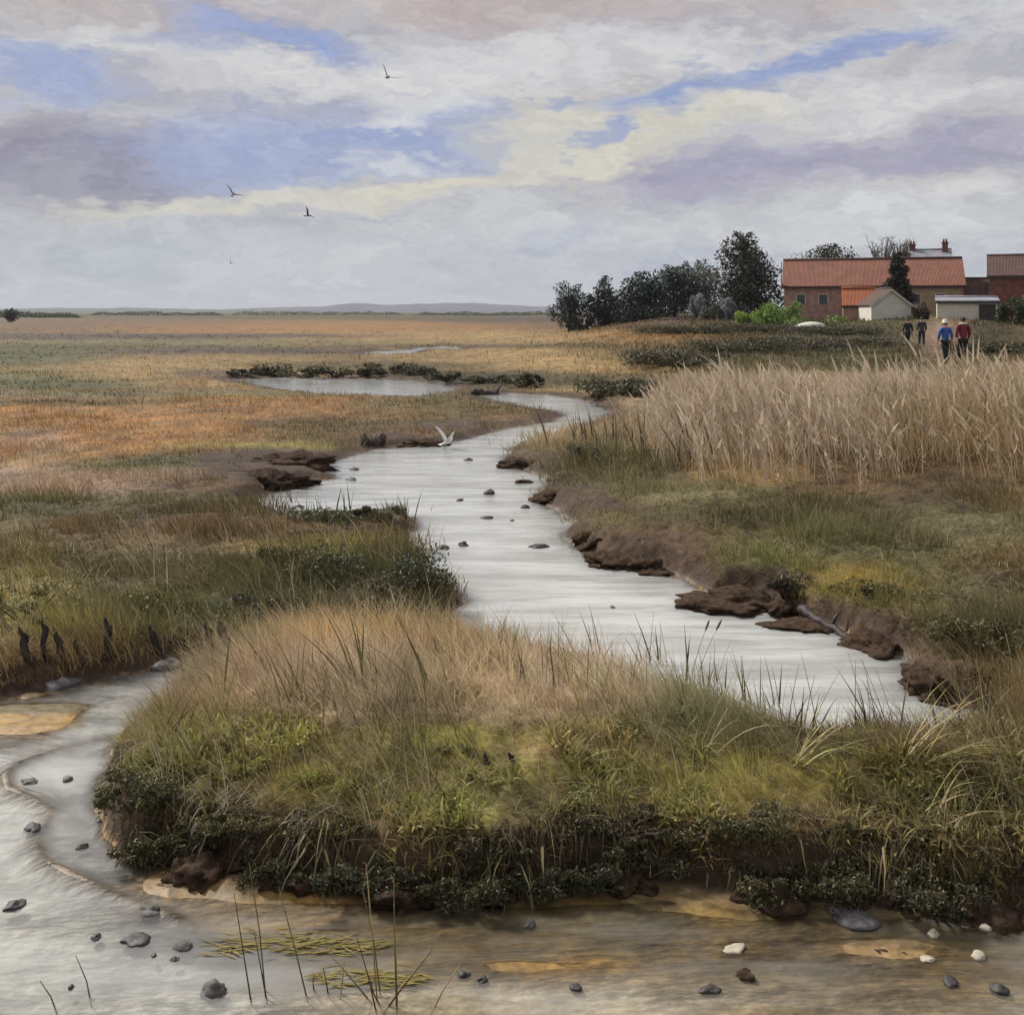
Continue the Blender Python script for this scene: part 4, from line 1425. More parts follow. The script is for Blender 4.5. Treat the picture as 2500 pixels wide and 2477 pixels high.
# =================================================================== BUILDINGS
def mat_roof(name, rgb, dark):
    m = bpy.data.materials.new(name)
    m.use_nodes = True
    g = NT(m.node_tree)
    o = surf_out(g)
    b = g.n('ShaderNodeBsdfPrincipled')
    g.lk(b.outputs[0], o.inputs[0])
    tc = g.n('ShaderNodeTexCoord').outputs['Object']
    f = g.noise(tc, 1.1, 6, .65)
    f2 = g.noise(g.vm('MULTIPLY', tc, (3.3, 3.3, 5)), 1.0, 3, .5)
    c = g.mix(g.ss(f, .35, .7), tuple(rgb), tuple(dark))
    c = g.mix(g.ss(f2, .3, .75, 0, .5), c, tuple(q * .55 for q in rgb))
    g.lk(c, b.inputs['Base Color'])
    b.inputs['Roughness'].default_value = .85
    wv = g.n('ShaderNodeTexWave', wave_type='BANDS', bands_direction='X')
    wv.inputs['Scale'].default_value = 2.9
    wv.inputs['Distortion'].default_value = 1.5
    g.lk(tc, wv.inputs['Vector'])
    bp = g.n('ShaderNodeBump')
    bp.inputs['Strength'].default_value = .6
    bp.inputs['Distance'].default_value = .06
    g.lk(wv.outputs[1], bp.inputs['Height'])
    g.lk(bp.outputs[0], b.inputs['Normal'])
    return m


ROOF_R = mat_roof('red_pantiles', (.32, .125, .075), (.22, .09, .06))
ROOF_O = mat_roof('orange_pantiles', (.44, .13, .045), (.33, .10, .045))
ROOF_D = mat_roof('dark_tiles', (.085, .045, .035), (.13, .06, .045))
ROOF_G = mat_plain('grey_slates', (.26, .26, .29), .7, .2, 2, .2)
WHITE = mat_plain('white_render', (.60, .575, .50), .85, .10, 1.2, .15)
PINKW = mat_plain('pink_brick', (.36, .22, .18), .9, .25, 2.5, .3)
BRICK = mat_plain('red_brick', (.17, .072, .055), .9, .3, 3, .3)
TANW = mat_plain('tan_render', (.36, .29, .19), .9, .15, 2, .2)
TIMB = mat_plain('dark_timber', (.055, .045, .04), .8, .3, 4, .3)
PALE = mat_plain('pale_trim', (.52, .49, .43), .8, .1, 3, .1)


def gable(name, label, u0, u1, vb, ve, vr, Y, depth, wall, roof, axis='x', over=.25, cat='building', rz=0.0, group=None, ridge=None):
    """building between u0 and u1: base, eave and ridge heights read at vb, ve, vr; ridge along x or y"""
    x0, x1 = (u0 * S - 1250) * Y / F, (u1 * S - 1250) * Y / F
    xm = (x0 + x1) / 2
    zb = gy(0, vb, Y)[2]
    he = gy(0, ve, Y)[2] - zb
    hr = gy(0, vr, Y + (depth / 2 if axis == 'x' else 0))[2] - zb
    e = empty(name, (xm, Y, zb), rz)
    tag(e, label, cat, group)
    L = (x1 - x0) / 2
    if rz == 0.0:
        e.rotation_euler = (0, 0, -math.atan2(xm, Y) * .9)      # the row faces the marsh square on
    D = depth
    w = MB()
    t = .05
    if axis == 'x':
        w.add([(-L, 0, -1), (L, 0, -1), (L, D, -1), (-L, D, -1), (-L, 0, he), (L, 0, he), (L, D, he), (-L, D, he), (-L, D / 2, hr - t), (L, D / 2, hr - t)],
              [(0, 1, 5, 4), (2, 3, 7, 6), (1, 2, 6, 9, 5), (3, 0, 4, 8, 7)])
    else:
        w.add([(-L, 0, -1), (L, 0, -1), (L, D, -1), (-L, D, -1), (-L, 0, he), (L, 0, he), (L, D, he), (-L, D, he), (0, 0, hr - t), (0, D, hr - t)],
              [(0, 1, 5, 8, 4), (2, 3, 7, 9, 6), (1, 2, 6, 5), (3, 0, 4, 7)])
    w.build('wall', wall, e)
    r = MB()
    if axis == 'x':
        k = over
        sl = (hr - he) / (D / 2)
        r.slab((-L - k, -k, he - k * sl + .06), (L + k, -k, he - k * sl + .06), (L + k, D / 2, hr + .06), (-L - k, D / 2, hr + .06), .10)
        r.slab((-L - k, D / 2, hr + .06), (L + k, D / 2, hr + .06), (L + k, D + k, he - k * sl + .06), (-L - k, D + k, he - k * sl + .06), .10)
    else:
        k = over
        sl = (hr - he) / L
        r.slab((-L - k, -k, he - k * sl + .06), (0, -k, hr + .06), (0, D + k, hr + .06), (-L - k, D + k, he - k * sl + .06), .10)
        r.slab((0, -k, hr + .06), (L + k, -k, he - k * sl + .06), (L + k, D + k, he - k * sl + .06), (0, D + k, hr + .06), .10)
    rf = r.build('roof', roof, e)
    c = MB()
    if axis == 'x':
        c.tube([(-L - over, D / 2, hr + .08), (L + over, D / 2, hr + .08)], .11, 8)
    else:
        c.tube([(0, -over, hr + .08), (0, D + over, hr + .08)], .09, 8)
    c.build('ridge_tiles', ridge or roof, rf, True)
    if axis == 'x':
        q = MB()
        q.box(-L - over + .02, L + over - .02, -over - .09, -over + .01, he - over * sl - .16, he - over * sl - .02)
        q.build('gutter', TIMB, e)
    return e, L, D, he, hr


def chimney(parent, x, y, z0, z1, w=.35, mat=BRICK):
    m = MB()
    m.box(x - w, x + w, y - w * .7, y + w * .7, z0, z1)
    m.box(x - w - .07, x + w + .07, y - w * .7 - .07, y + w * .7 + .07, z1 - .003, z1 + .14)
    c = m.build('chimney', mat, parent)
    for dx in (-w * .45, w * .45):
        p = MB()
        p.tube([(x + dx, y, z1 + .13), (x + dx, y, z1 + .5)], [.11, .085], 8)
        p.build('chimney_pot', BRICK, c, True)


def opening(parent, name, x0, x1, z0, z1, y=0.0, mat=TIMB, frame=PALE):
    m = MB()
    m.box(x0, x1, y - .03, y + .04, z0, z1)
    d = m.build(name, mat, parent)
    f = MB()
    for (a, b, c, dd) in ((x0 - .07, x0, z0, z1 + .07), (x1, x1 + .07, z0, z1 + .07), (x0, x1, z1, z1 + .07)):
        f.box(a, b, y - .06, y + .04, c, dd)
    f.build('frame', frame, d)
    return d


e, L, D, he, hr = gable('long_barn', 'long low building with a long red tiled roof', 1484, 1806, 600, 537, 490, 95, 6.0, PINKW, ROOF_R, 'x', .2, 'building', ridge=ROOF_D)
q = MB()
q.box(.5, L - .3, -.06, .02, -.5, he - .35)
q.build('tan_wall_panel', TANW, e)
opening(e, 'door', -1.2, -.2, -.3, 1.6)
for wx in (-6.3, -4.4, 3.2, 5.2):
    opening(e, 'window', wx, wx + .7, 1.25, 2.05, -.06 if wx > 0 else 0, mat_plain('dark_glass', (.03, .035, .04), .15, .1, 2, 0, spec=.5))
q = MB()
q.box(-L - .24, -L - .19, -.25, .05, he - .3, hr - .25)
q.build('barge_board', TIMB, e)
gable('low_outbuilding', 'low outbuilding with a bright orange tiled roof left of the white shed', 1592, 1650, 606, 575, 545, 89, 3.0, PINKW, ROOF_O, 'x', .12, 'building')
e, L, D, he, hr = gable('white_gabled_shed', 'small white shed with its pale gable end facing the creek', 1645, 1718, 604, 574, 545, 84, 5.0, WHITE, ROOF_D, 'y', .16, 'shed', rz=R(-6))
q = MB()
sl = (hr - he) / L
for s_ in (-1, 1):
    q.slab((0, -.19, hr + .02), (s_ * (L + .16), -.19, he - .16 * sl + .02), (s_ * (L + .16), -.19, he - .16 * sl - .14), (0, -.19, hr - .14), .03 * s_)
q.build('barge_board', PALE, e)
e, L, D, he, hr = gable('low_white_building', 'low white walled outbuilding behind the two walkers', 1772, 1878, 606, 568, 562, 82, 4.0, WHITE, ROOF_G, 'x', .12, 'building')
opening(e, 'doorway', L - 1.3, L - .15, -.3, he - .25)
q = MB()
q.box(L * .35, L * .36 + .5, -.03, .03, .5, 1.2)
gable('dark_roofed_house', 'low house with a dark red brown roof right of the long building', 1808, 1872, 600, 560, 527, 93, 5.0, BRICK, ROOF_D, 'x', .15, 'house')
e, L, D, he, hr = gable('brick_house', 'tall red brick house with a dark roof at the right edge', 1876, 2080, 606, 518, 482, 86, 7.0, BRICK, ROOF_D, 'x', .2, 'house')
chimney(e, 2.6, D / 2, hr - .4, hr + 1.0)
opening(e, 'window', -.9, .1, 1.3, 2.5, 0, mat_plain('dark_glass', (.03, .035, .04), .15, .1, 2, 0, spec=.5))
e, L, D, he, hr = gable('grey_roofed_house', 'house with a grey slate roof behind the long red roof', 1722, 1792, 595, 500, 472, 120, 6.0, WHITE, ROOF_G, 'x', .2, 'house')
chimney(e, -L + .15, D / 2, hr - .8, hr + .55, .32)
chimney(e, L - .5, D / 2 - .4, hr - 1.2, hr + .7, .30)

# a pale boat keel-up on the slope below the houses
def boat():
    x, y, _ = gy(1530, 586, 79)
    e = empty('upturned_boat', (x, y, ground_z(x, y)), R(10))
    tag(e, 'pale cream upturned boat hull lying below the long building', 'boat')
    m = MB()
    V, Fc = [], []
    for i in range(11):
        t = i / 10 * 2 - 1
        w = .75 * (1 - abs(t) ** 2.6) + .03
        h = .62 * (1 - .25 * t * t)
        for j in range(9):
            a = math.pi * j / 8
            V.append((t * 1.5, math.cos(a) * w, math.sin(a) ** .8 * h * (.4 + .6 * w / .78)))
    for i in range(10):
        for j in range(8):
            Fc.append((i * 9 + j, i * 9 + j + 1, (i + 1) * 9 + j + 1, (i + 1) * 9 + j))
    m.add(V, Fc)
    m.build('hull', mat_plain('cream_paint', (.62, .62, .48), .6, .15, 3, .1), e, True)
    k = MB()
    k.tube([(-1.4, 0, .35), (-.7, 0, .60), (0, 0, .64), (.7, 0, .60), (1.4, 0, .35)], .04, 5)
    k.build('keel', TIMB, e)


boat()

# =================================================================== PEOPLE
def skin_mesh(name, nodes, edges, root=0, sub=2):
    me = bpy.data.meshes.new(name)
    me.from_pydata([n[0] for n in nodes], edges, [])
    o = bpy.data.objects.new(name, me)
    col.objects.link(o)
    o.modifiers.new('skin', 'SKIN')
    sv = me.skin_vertices[0].data
    for i, n in enumerate(nodes):
        r = n[1]
        sv[i].radius = r if isinstance(r, tuple) else (r, r)
        sv[i].use_root = (i == root)
    ss_ = o.modifiers.new('sub', 'SUBSURF')
    ss_.levels = sub
    ss_.render_levels = sub
    dg = bpy.context.evaluated_depsgraph_get()
    m2 = bpy.data.meshes.new_from_object(o.evaluated_get(dg))
    bpy.data.objects.remove(o)
    m2.name = name
    for p in m2.polygons:
        p.use_smooth = True
    return m2


SKIN = mat_plain('skin', (.50, .30, .21), .6, .1, 8, 0)
HAIR = mat_plain('dark_hair', (.03, .022, .018), .6, .3, 20, .2)


def person(label, x, y, z, height, coat, trousers, hat=None, collar=None, bag=None, rz=0.0, stride=.16):
    e = empty('person', (x, y, z), rz)
    tag(e, label, 'person', None)
    s = height / 1.75
    P = lambda a, b, c: (a * s, b * s, c * s)
    nd = [(P(0, 0, .96), .11 * s), (P(0, .01, 1.22), .12 * s), (P(0, 0, 1.44), .075 * s), (P(0, .01, 1.50), .052 * s), (P(0, .02, 1.60), .082 * s), (P(0, .02, 1.70), .07 * s),
          (P(0, .115, 1.60), .016 * s), (P(.082, .02, 1.60), .018 * s), (P(-.082, .02, 1.60), .018 * s)]
    ed = [(0, 1), (1, 2), (2, 3), (3, 4), (4, 5), (4, 6), (4, 7), (4, 8)]
    cn = [(P(0, 0, .86), (.17 * s, .13 * s)), (P(0, .0, 1.06), (.16 * s, .125 * s)), (P(0, .01, 1.25), (.175 * s, .13 * s)), (P(0, 0, 1.42), (.13 * s, .09 * s)), (P(0, 0, 1.49), .065 * s)]
    ce = [(0, 1), (1, 2), (2, 3), (3, 4)]
    tn = [(P(0, 0, .93), (.15 * s, .11 * s))]
    te = []
    sh = []
    for sg in (-1, 1):
        a = sg * stride
        i = len(nd)
        arm = [(P(sg * .19, 0, 1.40), .06 * s), (P(sg * .24, -a * .35, 1.14), .042 * s), (P(sg * .25, -a * .7 + .04, .92), .030 * s), (P(sg * .25, -a * .8 + .05, .85), .034 * s)]
        nd += arm
        ed += [(2, i), (i, i + 1), (i + 1, i + 2), (i + 2, i + 3)]
        for f in range(5):
            yo = (-.03, -.012, .006, .022, .045)[f]
            ln = (.05, .07, .075, .068, .045)[f]
            j = len(nd)
            hx, hy, hz = sg * .25, -a * .8 + .05, .85
            if f == 4:
                nd += [(P(hx, hy + .045, hz), .010 * s), (P(hx - sg * .01, hy + .055, hz - .04), .008 * s)]
            else:
                nd += [(P(hx, hy + yo, hz - .04), .009 * s), (P(hx - sg * .012, hy + yo + .004, hz - .04 - ln), .008 * s)]
            ed += [(i + 3, j), (j, j + 1)]
        i = len(nd)
        nd += [(P(sg * .095, 0, .90), .085 * s), (P(sg * .10, a * .5 + .03, .49), .055 * s), (P(sg * .10, a, .10), .036 * s), (P(sg * .105, a + .12, .045), .035 * s)]
        ed += [(0, i), (i, i + 1), (i + 1, i + 2), (i + 2, i + 3)]
        i = len(cn)
        cn += [(P(sg * .195, 0, 1.40), .085 * s), (P(sg * .25, -a * .35, 1.14), .068 * s), (P(sg * .255, -a * .7 + .04, .94), .055 * s)]
        ce += [(3, i), (i, i + 1), (i + 1, i + 2)]
        i = len(tn)
        tn += [(P(sg * .095, 0, .86), .108 * s), (P(sg * .10, a * .5 + .03, .49), .078 * s), (P(sg * .10, a, .12), .062 * s)]
        te += [(0, i), (i, i + 1), (i + 1, i + 2)]
        sh.append([(P(sg * .10, a - .03, .10), .052 * s), (P(sg * .10, a - .02, .05), .05 * s), (P(sg * .105, a + .14, .042), .042 * s)])
    for nm, n_, e_, m_ in (('body', nd, ed, SKIN), ('coat', cn, ce, coat), ('trousers', tn, te, trousers)):
        me = skin_mesh(nm, n_, e_)
        me.materials.append(m_)
        link(nm, me, e)
    for q in sh:
        me = skin_mesh('boot', q, [(0, 1), (1, 2)])
        me.materials.append(TIMB)
        link('boot', me, e)
    # hair cap around the back and top of the head
    h = MB()
    V, Fc = [], []
    for i in range(7):
        ph = math.pi * .62 * i / 6
        for j in range(12):
            th = 2 * math.pi * j / 12
            r = .105
            back = .012 if math.sin(th) < 0 else -.012
            V.append(P(r * math.sin(ph) * math.cos(th) * .92, .015 + r * math.sin(ph) * math.sin(th) * 1.05 - back, 1.645 + r * 1.12 * math.cos(ph)))
    for i in range(6):
        for j in range(12):
            Fc.append((i * 12 + j, i * 12 + (j + 1) % 12, (i + 1) * 12 + (j + 1) % 12, (i + 1) * 12 + j))
    h.add(V, Fc)
    h.build('hair', HAIR, e, True)
    if hat:
        m = MB()
        prof = [(.17, 1.655), (.165, 1.668), (.118, 1.675), (.115, 1.76), (.095, 1.80), (.0, 1.81)]
        V, Fc = [], []
        for (r, zz) in prof:
            for j in range(14):
                V.append(P(r * math.cos(2 * math.pi * j / 14), .015 + r * math.sin(2 * math.pi * j / 14), zz))
        for i in range(len(prof) - 1):
            for j in range(14):
                Fc.append((i * 14 + j, i * 14 + (j + 1) % 14, (i + 1) * 14 + (j + 1) % 14, (i + 1) * 14 + j))
        m.add(V, Fc)
        m.build('hat', hat, e, True)
    if collar:
        m = MB()
        m.tube([P(.13 * math.cos(q * .6283), .01 + .10 * math.sin(q * .6283), 1.49) for q in range(11)], .035 * s, 6)
        m.build('scarf', collar, e, True)
    if bag:
        m = MB()
        m.tube([P(.02, -.17, 1.02), P(.02, -.20, 1.12), P(.02, -.20, 1.30), P(.02, -.17, 1.40)], [.10 * s, .145 * s, .14 * s, .07 * s], 8)
        m.build('rucksack', bag, e, True)
    return e


BLUE = mat_plain('blue_anorak', (.045, .13, .42), .6, .2, 8, .2)
MAROON = mat_plain('maroon_coat', (.17, .03, .04), .7, .2, 8, .2)
NAVY = mat_plain('navy_cloth', (.02, .024, .035), .8, .3, 8, .2)
BLACKC = mat_plain('black_cloth', (.018, .018, .02), .8, .3, 8, .2)
SLATE = mat_plain('slate_cloth', (.05, .055, .065), .8, .3, 8, .2)
CREAMC = mat_plain('cream_cloth', (.72, .68, .55), .8, .08, 8, .1)


def stand(u, Y):
    x = (u * S - 1250) * Y / F
    return x, Y, ground_z(x, Y)


PATHZ = [stand(1784, 45), stand(1817, 44), stand(1713, 63), stand(1739, 64)]
person('walker in a blue anorak and white hat on the path', *PATHZ[0], 1.72, BLUE, NAVY, hat=CREAMC, rz=R(8))
person('walker in a maroon coat with a pale scarf on the path', *PATHZ[1], 1.84, MAROON, BLACKC, collar=CREAMC, rz=R(-8), stride=-.2)
person('distant walker in dark blue, left of the two far figures', *PATHZ[2], 1.68, NAVY, NAVY, rz=R(15))
person('distant walker in slate grey, right of the two far figures', *PATHZ[3], 1.72, SLATE, NAVY, rz=R(-10), stride=-.15)

# =================================================================== BIRDS
def wing(parent, sg, span, chord, dih, mat, sweep=.12):
    m = MB()
    V, Fc = [], []
    st = ((0.0, 1.0, 0), (.25, 1.05, .02), (.5, .9, .05), (.75, .62, .03), (.92, .3, -.02), (1.0, .06, -.05))
    for (t, cw, bow) in st:
        x = t * span
        c = chord * cw
        y0 = c * .45 - sweep * span * max(0, t - .45) * 1.6
        zc = bow * span * .6
        for (q, hh) in ((0, 0), (.3, .07), (1.0, 0.0), (.4, -.02)):
            V.append((x, y0 - q * c, zc + hh * chord * (1.05 - t)))
    for i in range(len(st) - 1):
        for k in range(4):
            Fc.append((i * 4 + k, i * 4 + (k + 1) % 4, (i + 1) * 4 + (k + 1) % 4, (i + 1) * 4 + k))
    Fc += [(3, 2, 1, 0), tuple(len(V) - 4 + k for k in range(4))]
    if sg < 0:
        V = [(-a, b, c) for a, b, c in V]
        Fc = [tuple(reversed(f)) for f in Fc]
    rot = Matrix.Rotation(-sg * dih, 4, 'Y')
    m.add([rot @ Vector(v) for v in V], Fc)
    return m.build('wing', mat, parent, True)


def bird(name, label, u, v, Y, half, rot, dih, bodym, wingm, billm, cat='bird', group=None, egret=False):
    e = empty(name, gy(u, v, Y))
    e.rotation_euler = rot
    tag(e, label, cat, group)
    b = half
    if egret:
        nd = [((0, 0, 0), .10 * b), ((0, .22 * b, .03 * b), .13 * b), ((0, .42 * b, .10 * b), .06 * b), ((0, .46 * b, .30 * b), .04 * b), ((0, .60 * b, .34 * b), .05 * b), ((0, -.28 * b, -.02 * b), .05 * b)]
        ed = [(0, 1), (1, 2), (2, 3), (3, 4), (0, 5)]
        head = Vector((0, .63 * b, .34 * b))
    else:
        nd = [((0, 0, 0), .10 * b), ((0, .22 * b, .01 * b), .10 * b), ((0, .40 * b, .03 * b), .07 * b), ((0, -.30 * b, 0), .05 * b), ((0, -.42 * b, .01 * b), .02 * b)]
        ed = [(0, 1), (1, 2), (0, 3), (3, 4)]
        head = Vector((0, .45 * b, .03 * b))
    me = skin_mesh('body', nd, ed)
    me.materials.append(bodym)
    link('body', me, e)
    m = MB()
    m.tube([head, head + Vector((0, .10 * b, -.01 * b)), head + Vector((0, (.24 if egret else .17) * b, -.03 * b))], [.03 * b, .02 * b, .004 * b], 5)
    m.build('bill', billm, e, True)
    m = MB()
    m.slab((-.10 * b, -.62 * b, .012 * b), (.10 * b, -.62 * b, .012 * b), (.035 * b, -.30 * b, .012 * b), (-.035 * b, -.30 * b, .012 * b), .02 * b)
    m.build('tail', wingm, e)
    for sg in (-1, 1):
        wing(e, sg, b, .30 * b, dih, wingm)
    if egret:
        for sg in (-.04, .04):
            m = MB()
            m.tube([(sg * b, -.1 * b, -.08 * b), (sg * b, -.22 * b, -.30 * b), (sg * b, -.18 * b, -.52 * b)], .012 * b, 5)
            m.build('leg', billm, e)
    return e


GB = mat_plain('gull_body', (.28, .28, .28), .8, .2, 10, 0)
GW = mat_plain('gull_wing', (.07, .07, .075), .8, .2, 10, 0)
BILL = mat_plain('bird_bill', (.10, .085, .05), .5, .1, 10, 0)
EW = mat_plain('egret_white', (.82, .82, .80), .7, .04, 10, 0)
BG = 'dark birds flying over the marsh'
bird('gull', 'largest dark gull gliding high above the marsh', 731, 146, 56, .78, (R(20), R(38), R(8)), R(34), GB, GW, BILL, group=BG)
bird('gull', 'dark gull flying lower left, second largest', 440, 367, 72, .78, (R(25), R(32), R(15)), R(30), GB, GW, BILL, group=BG)
bird('gull', 'small dark gull right of the second largest one', 581, 407, 84, .74, (R(10), R(50), R(-25)), R(38), GB, GW, BILL, group=BG)
bird('gull', 'tiny dark gull lowest in the sky', 435, 496, 100, .74, (R(10), R(48), R(20)), R(40), GB, GW, BILL, group=BG)
bird('egret', 'white egret with raised wings alighting on the creek', 843, 834, 24.0, .42, (R(8), R(6), R(-35)), R(52), EW, EW, BILL, egret=True)

# =================================================================== STONES, STAKES, DRIFTWOOD
def rock_mesh(name, seed, sx, sy, sz, rough=.28):
    bm = bmesh.new()
    bmesh.ops.create_icosphere(bm, subdivisions=4 if rough > .5 else 3, radius=1)
    co = np.array([v.co[:] for v in bm.verts])
    n = fbm(co[:, 0] * 1.3 + seed, co[:, 1] * 1.3 + co[:, 2] * .9, 3, seed) + .5 * fbm(co[:, 2] * 1.6 + seed, co[:, 0] * 1.4 - co[:, 1], 3, seed + 3)
    if rough > .5:      # broken mud: ledges and crumbs
        q = fbm(co[:, 0] * 4 + seed, co[:, 1] * 4 + co[:, 2] * 3, 4, seed + 7)
        n = n * .8 + .55 * np.abs(q) + .25 * fbm(co[:, 0] * 11, co[:, 1] * 11 + co[:, 2] * 9 + seed, 2, seed + 9)
    for v, k in zip(bm.verts, n):
        v.co = Vector((v.co.x * sx, v.co.y * sy, v.co.z * sz)) * (1 + rough * k * 1.6)
    me = bpy.data.meshes.new(name)
    bm.to_mesh(me)
    bm.free()
    for p in me.polygons:
        p.use_smooth = True
    return me


RK = {'dark': mat_plain('wet_dark_stone', (.045, .038, .034), .6, .4, 9, .4, 30, .5),
      'grey': mat_plain('grey_stone', (.11, .10, .09), .7, .4, 9, .4, 30, .5),
      'pale': mat_plain('pale_stone', (.44, .39, .30), .8, .2, 9, .3, 30, .3),
      'blue': mat_plain('blue_grey_stone', (.14, .13, .135), .6, .3, 9, .4, 30, .4),
      'clod': mat_plain('mud_clod', (.056, .036, .024), .95, .55, 16, 1.0, 22, .08)}


def stone(label, u, v, w, kind='dark', flat=.5, group=None, name='stone', lift=0.0):
    """w is the breadth in picture units"""
    x, y, z = ground_at(u, v) if name == 'mud_clod' else g3(u, v, 0)
    r = w * S / 2 * y / F
    zs_ = [ground_z(x + dx * r, y + dy * r) for dx, dy in ((0, 0), (.6, 0), (-.6, 0), (0, .6), (0, -.6))]
    z = max(min(zs_), -r * flat * .25)
    me = rock_mesh(name, int(u * 3 + v) % 997, r, r * .8, r * flat, .34 if name == 'stone' else .55)
    me.materials.append(RK[kind])
    o = link(name, me)
    o.location = (x, y, z + r * flat * .22 + lift)
    o.rotation_euler = (0, 0, (u * .37) % 3 if flat > .3 else 0)
    tag(o, label, 'stone' if name == 'stone' else 'mud clod', group)
    return o


G1, G2, G3 = 'dark stones in the left creek', 'dark stones in the main creek', 'stones in the nearest shallows'
for a in (
    ('dark stone in the left creek, uppermost of them', 127, 1471, 22, 'grey', .55, G1),
    ('flat grey stone at the edge of the thin sand line', 55, 1475, 34, 'grey', .3, G1),
    ('small dark pebble in the middle of the left creek', 188, 1549, 10, 'dark', .6, G1),
    ('dark flat stone beside the sand line at the left', 62, 1562, 38, 'dark', .35, G1),
    ('pale grey half sunk stone in the left creek', 155, 1598, 24, 'grey', .5, G1),
    ('black rounded stone right of the pale half sunk one', 252, 1618, 36, 'dark', .6, G1),
    ('long dark stone at the left edge of the view', 28, 1709, 42, 'dark', .35, G1),
    ('double humped grey stone below the sand curve', 284, 1718, 40, 'grey', .5, G1),
    ('dark flat stone with a tail, first of a row of three', 182, 1768, 24, 'dark', .4, G1),
    ('long dark stone in the middle of the row of three', 258, 1772, 48, 'dark', .3, G1),
    ('brownish stone at the right of the row of three', 347, 1785, 36, 'grey', .5, G1),
    ('small pebble just below the row of three', 290, 1801, 14, 'dark', .5, G1),
    ('second small pebble below the row of three', 330, 1808, 20, 'grey', .5, G1),
    ('largest dark rounded stone near the bottom left', 405, 1868, 50, 'grey', .75, G1),
    ('small upright dark stone at the bottom left corner', 134, 1862, 14, 'dark', .9, G1),
    ('dark stone under the egret, left of the upper creek', 868, 944, 14, 'dark', .5, G2),
    ('dark stone with a raised end in the upper creek', 922, 932, 24, 'dark', .6, G2),
    ('small dark stone near the right bank of the upper creek', 990, 958, 18, 'dark', .7, G2),
    ('flat dark stone in the middle of the creek', 916, 977, 26, 'dark', .4, G2),
    ('tiny dark stone right of the flat middle one', 966, 982, 12, 'dark', .5, G2),
    ('dark stone left of centre in the narrowest water', 835, 1034, 22, 'dark', .5, G2),
    ('paired dark stone in the narrowest water', 876, 1029, 22, 'dark', .6, G2),
    ('low dark stone by the right bank in the narrowest water', 1015, 1031, 34, 'dark', .35, G2),
    ('small stone against the left bank of the creek', 772, 1058, 14, 'dark', .6, G2),
    ('dark stone at the far left of the upper creek', 668, 886, 22, 'dark', .4, G2),
    ('second dark stone at the far left of the upper creek', 664, 905, 24, 'dark', .4, G2),
    ('small dark stone in the upper creek right of the egret', 884, 868, 20, 'dark', .4, G2),
    ('brown flat stone by the right bank upstream', 985, 910, 40, 'clod', .3, G2),
    ('greyish stone among the reeds in the wide water', 1155, 1146, 12, 'grey', .7, G2),
    ('dark stone in the shallows right of the dead stalks', 875, 1838, 22, 'dark', .5, G3),
    ('dark pebble near the last one, farther right', 910, 1848, 20, 'dark', .5, G3),
    ('small dark stone in the cream shallows at centre', 1085, 1862, 26, 'dark', .4, G3),
    ('dark green stone on the brown flat at centre', 1000, 1745, 24, 'dark', .5, G3),
    ('dark flat stone in the cream shallows right of centre', 1340, 1868, 36, 'dark', .35, G3),
    ('brown stone in the shallows left of the bottom right group', 1405, 1842, 40, 'clod', .4, G3),
    ('dark flat stone at the bottom right', 1795, 1850, 34, 'dark', .35, G3),
    ('rounded dark stone in the bottom right corner', 1888, 1868, 34, 'dark', .55, G3),
    ('pale rounded stone on the ochre mud at the right', 1762, 1762, 26, 'pale', .6, G3),
    ('pale stone near the right edge on the ochre mud', 1862, 1752, 24, 'pale', .6, G3),
    ('pale stone below the other two at the right', 1845, 1802, 28, 'pale', .5, G3),
    ('flat pale stone on the mud at the right of the shallows', 1748, 1808, 28, 'pale', .3, G3),
    ('long pale stone at the lower edge of the brown flat', 1385, 1790, 44, 'pale', .25, G3),
    ('blue grey rock at the foot of the bank at centre', 1020, 1668, 60, 'blue', .5, G3),
    ('broad blue grey rock on the ochre mud at the right', 1610, 1728, 90, 'blue', .24, G3),
    ('blue grey rock on the shore of the left creek', 110, 1290, 80, 'blue', .4, G1),
    ('small blue grey rock on the shore where the left creek narrows', 320, 1256, 60, 'blue', .4, G1),
):
    stone(*a)
G4 = 'dark mud clods along the banks'
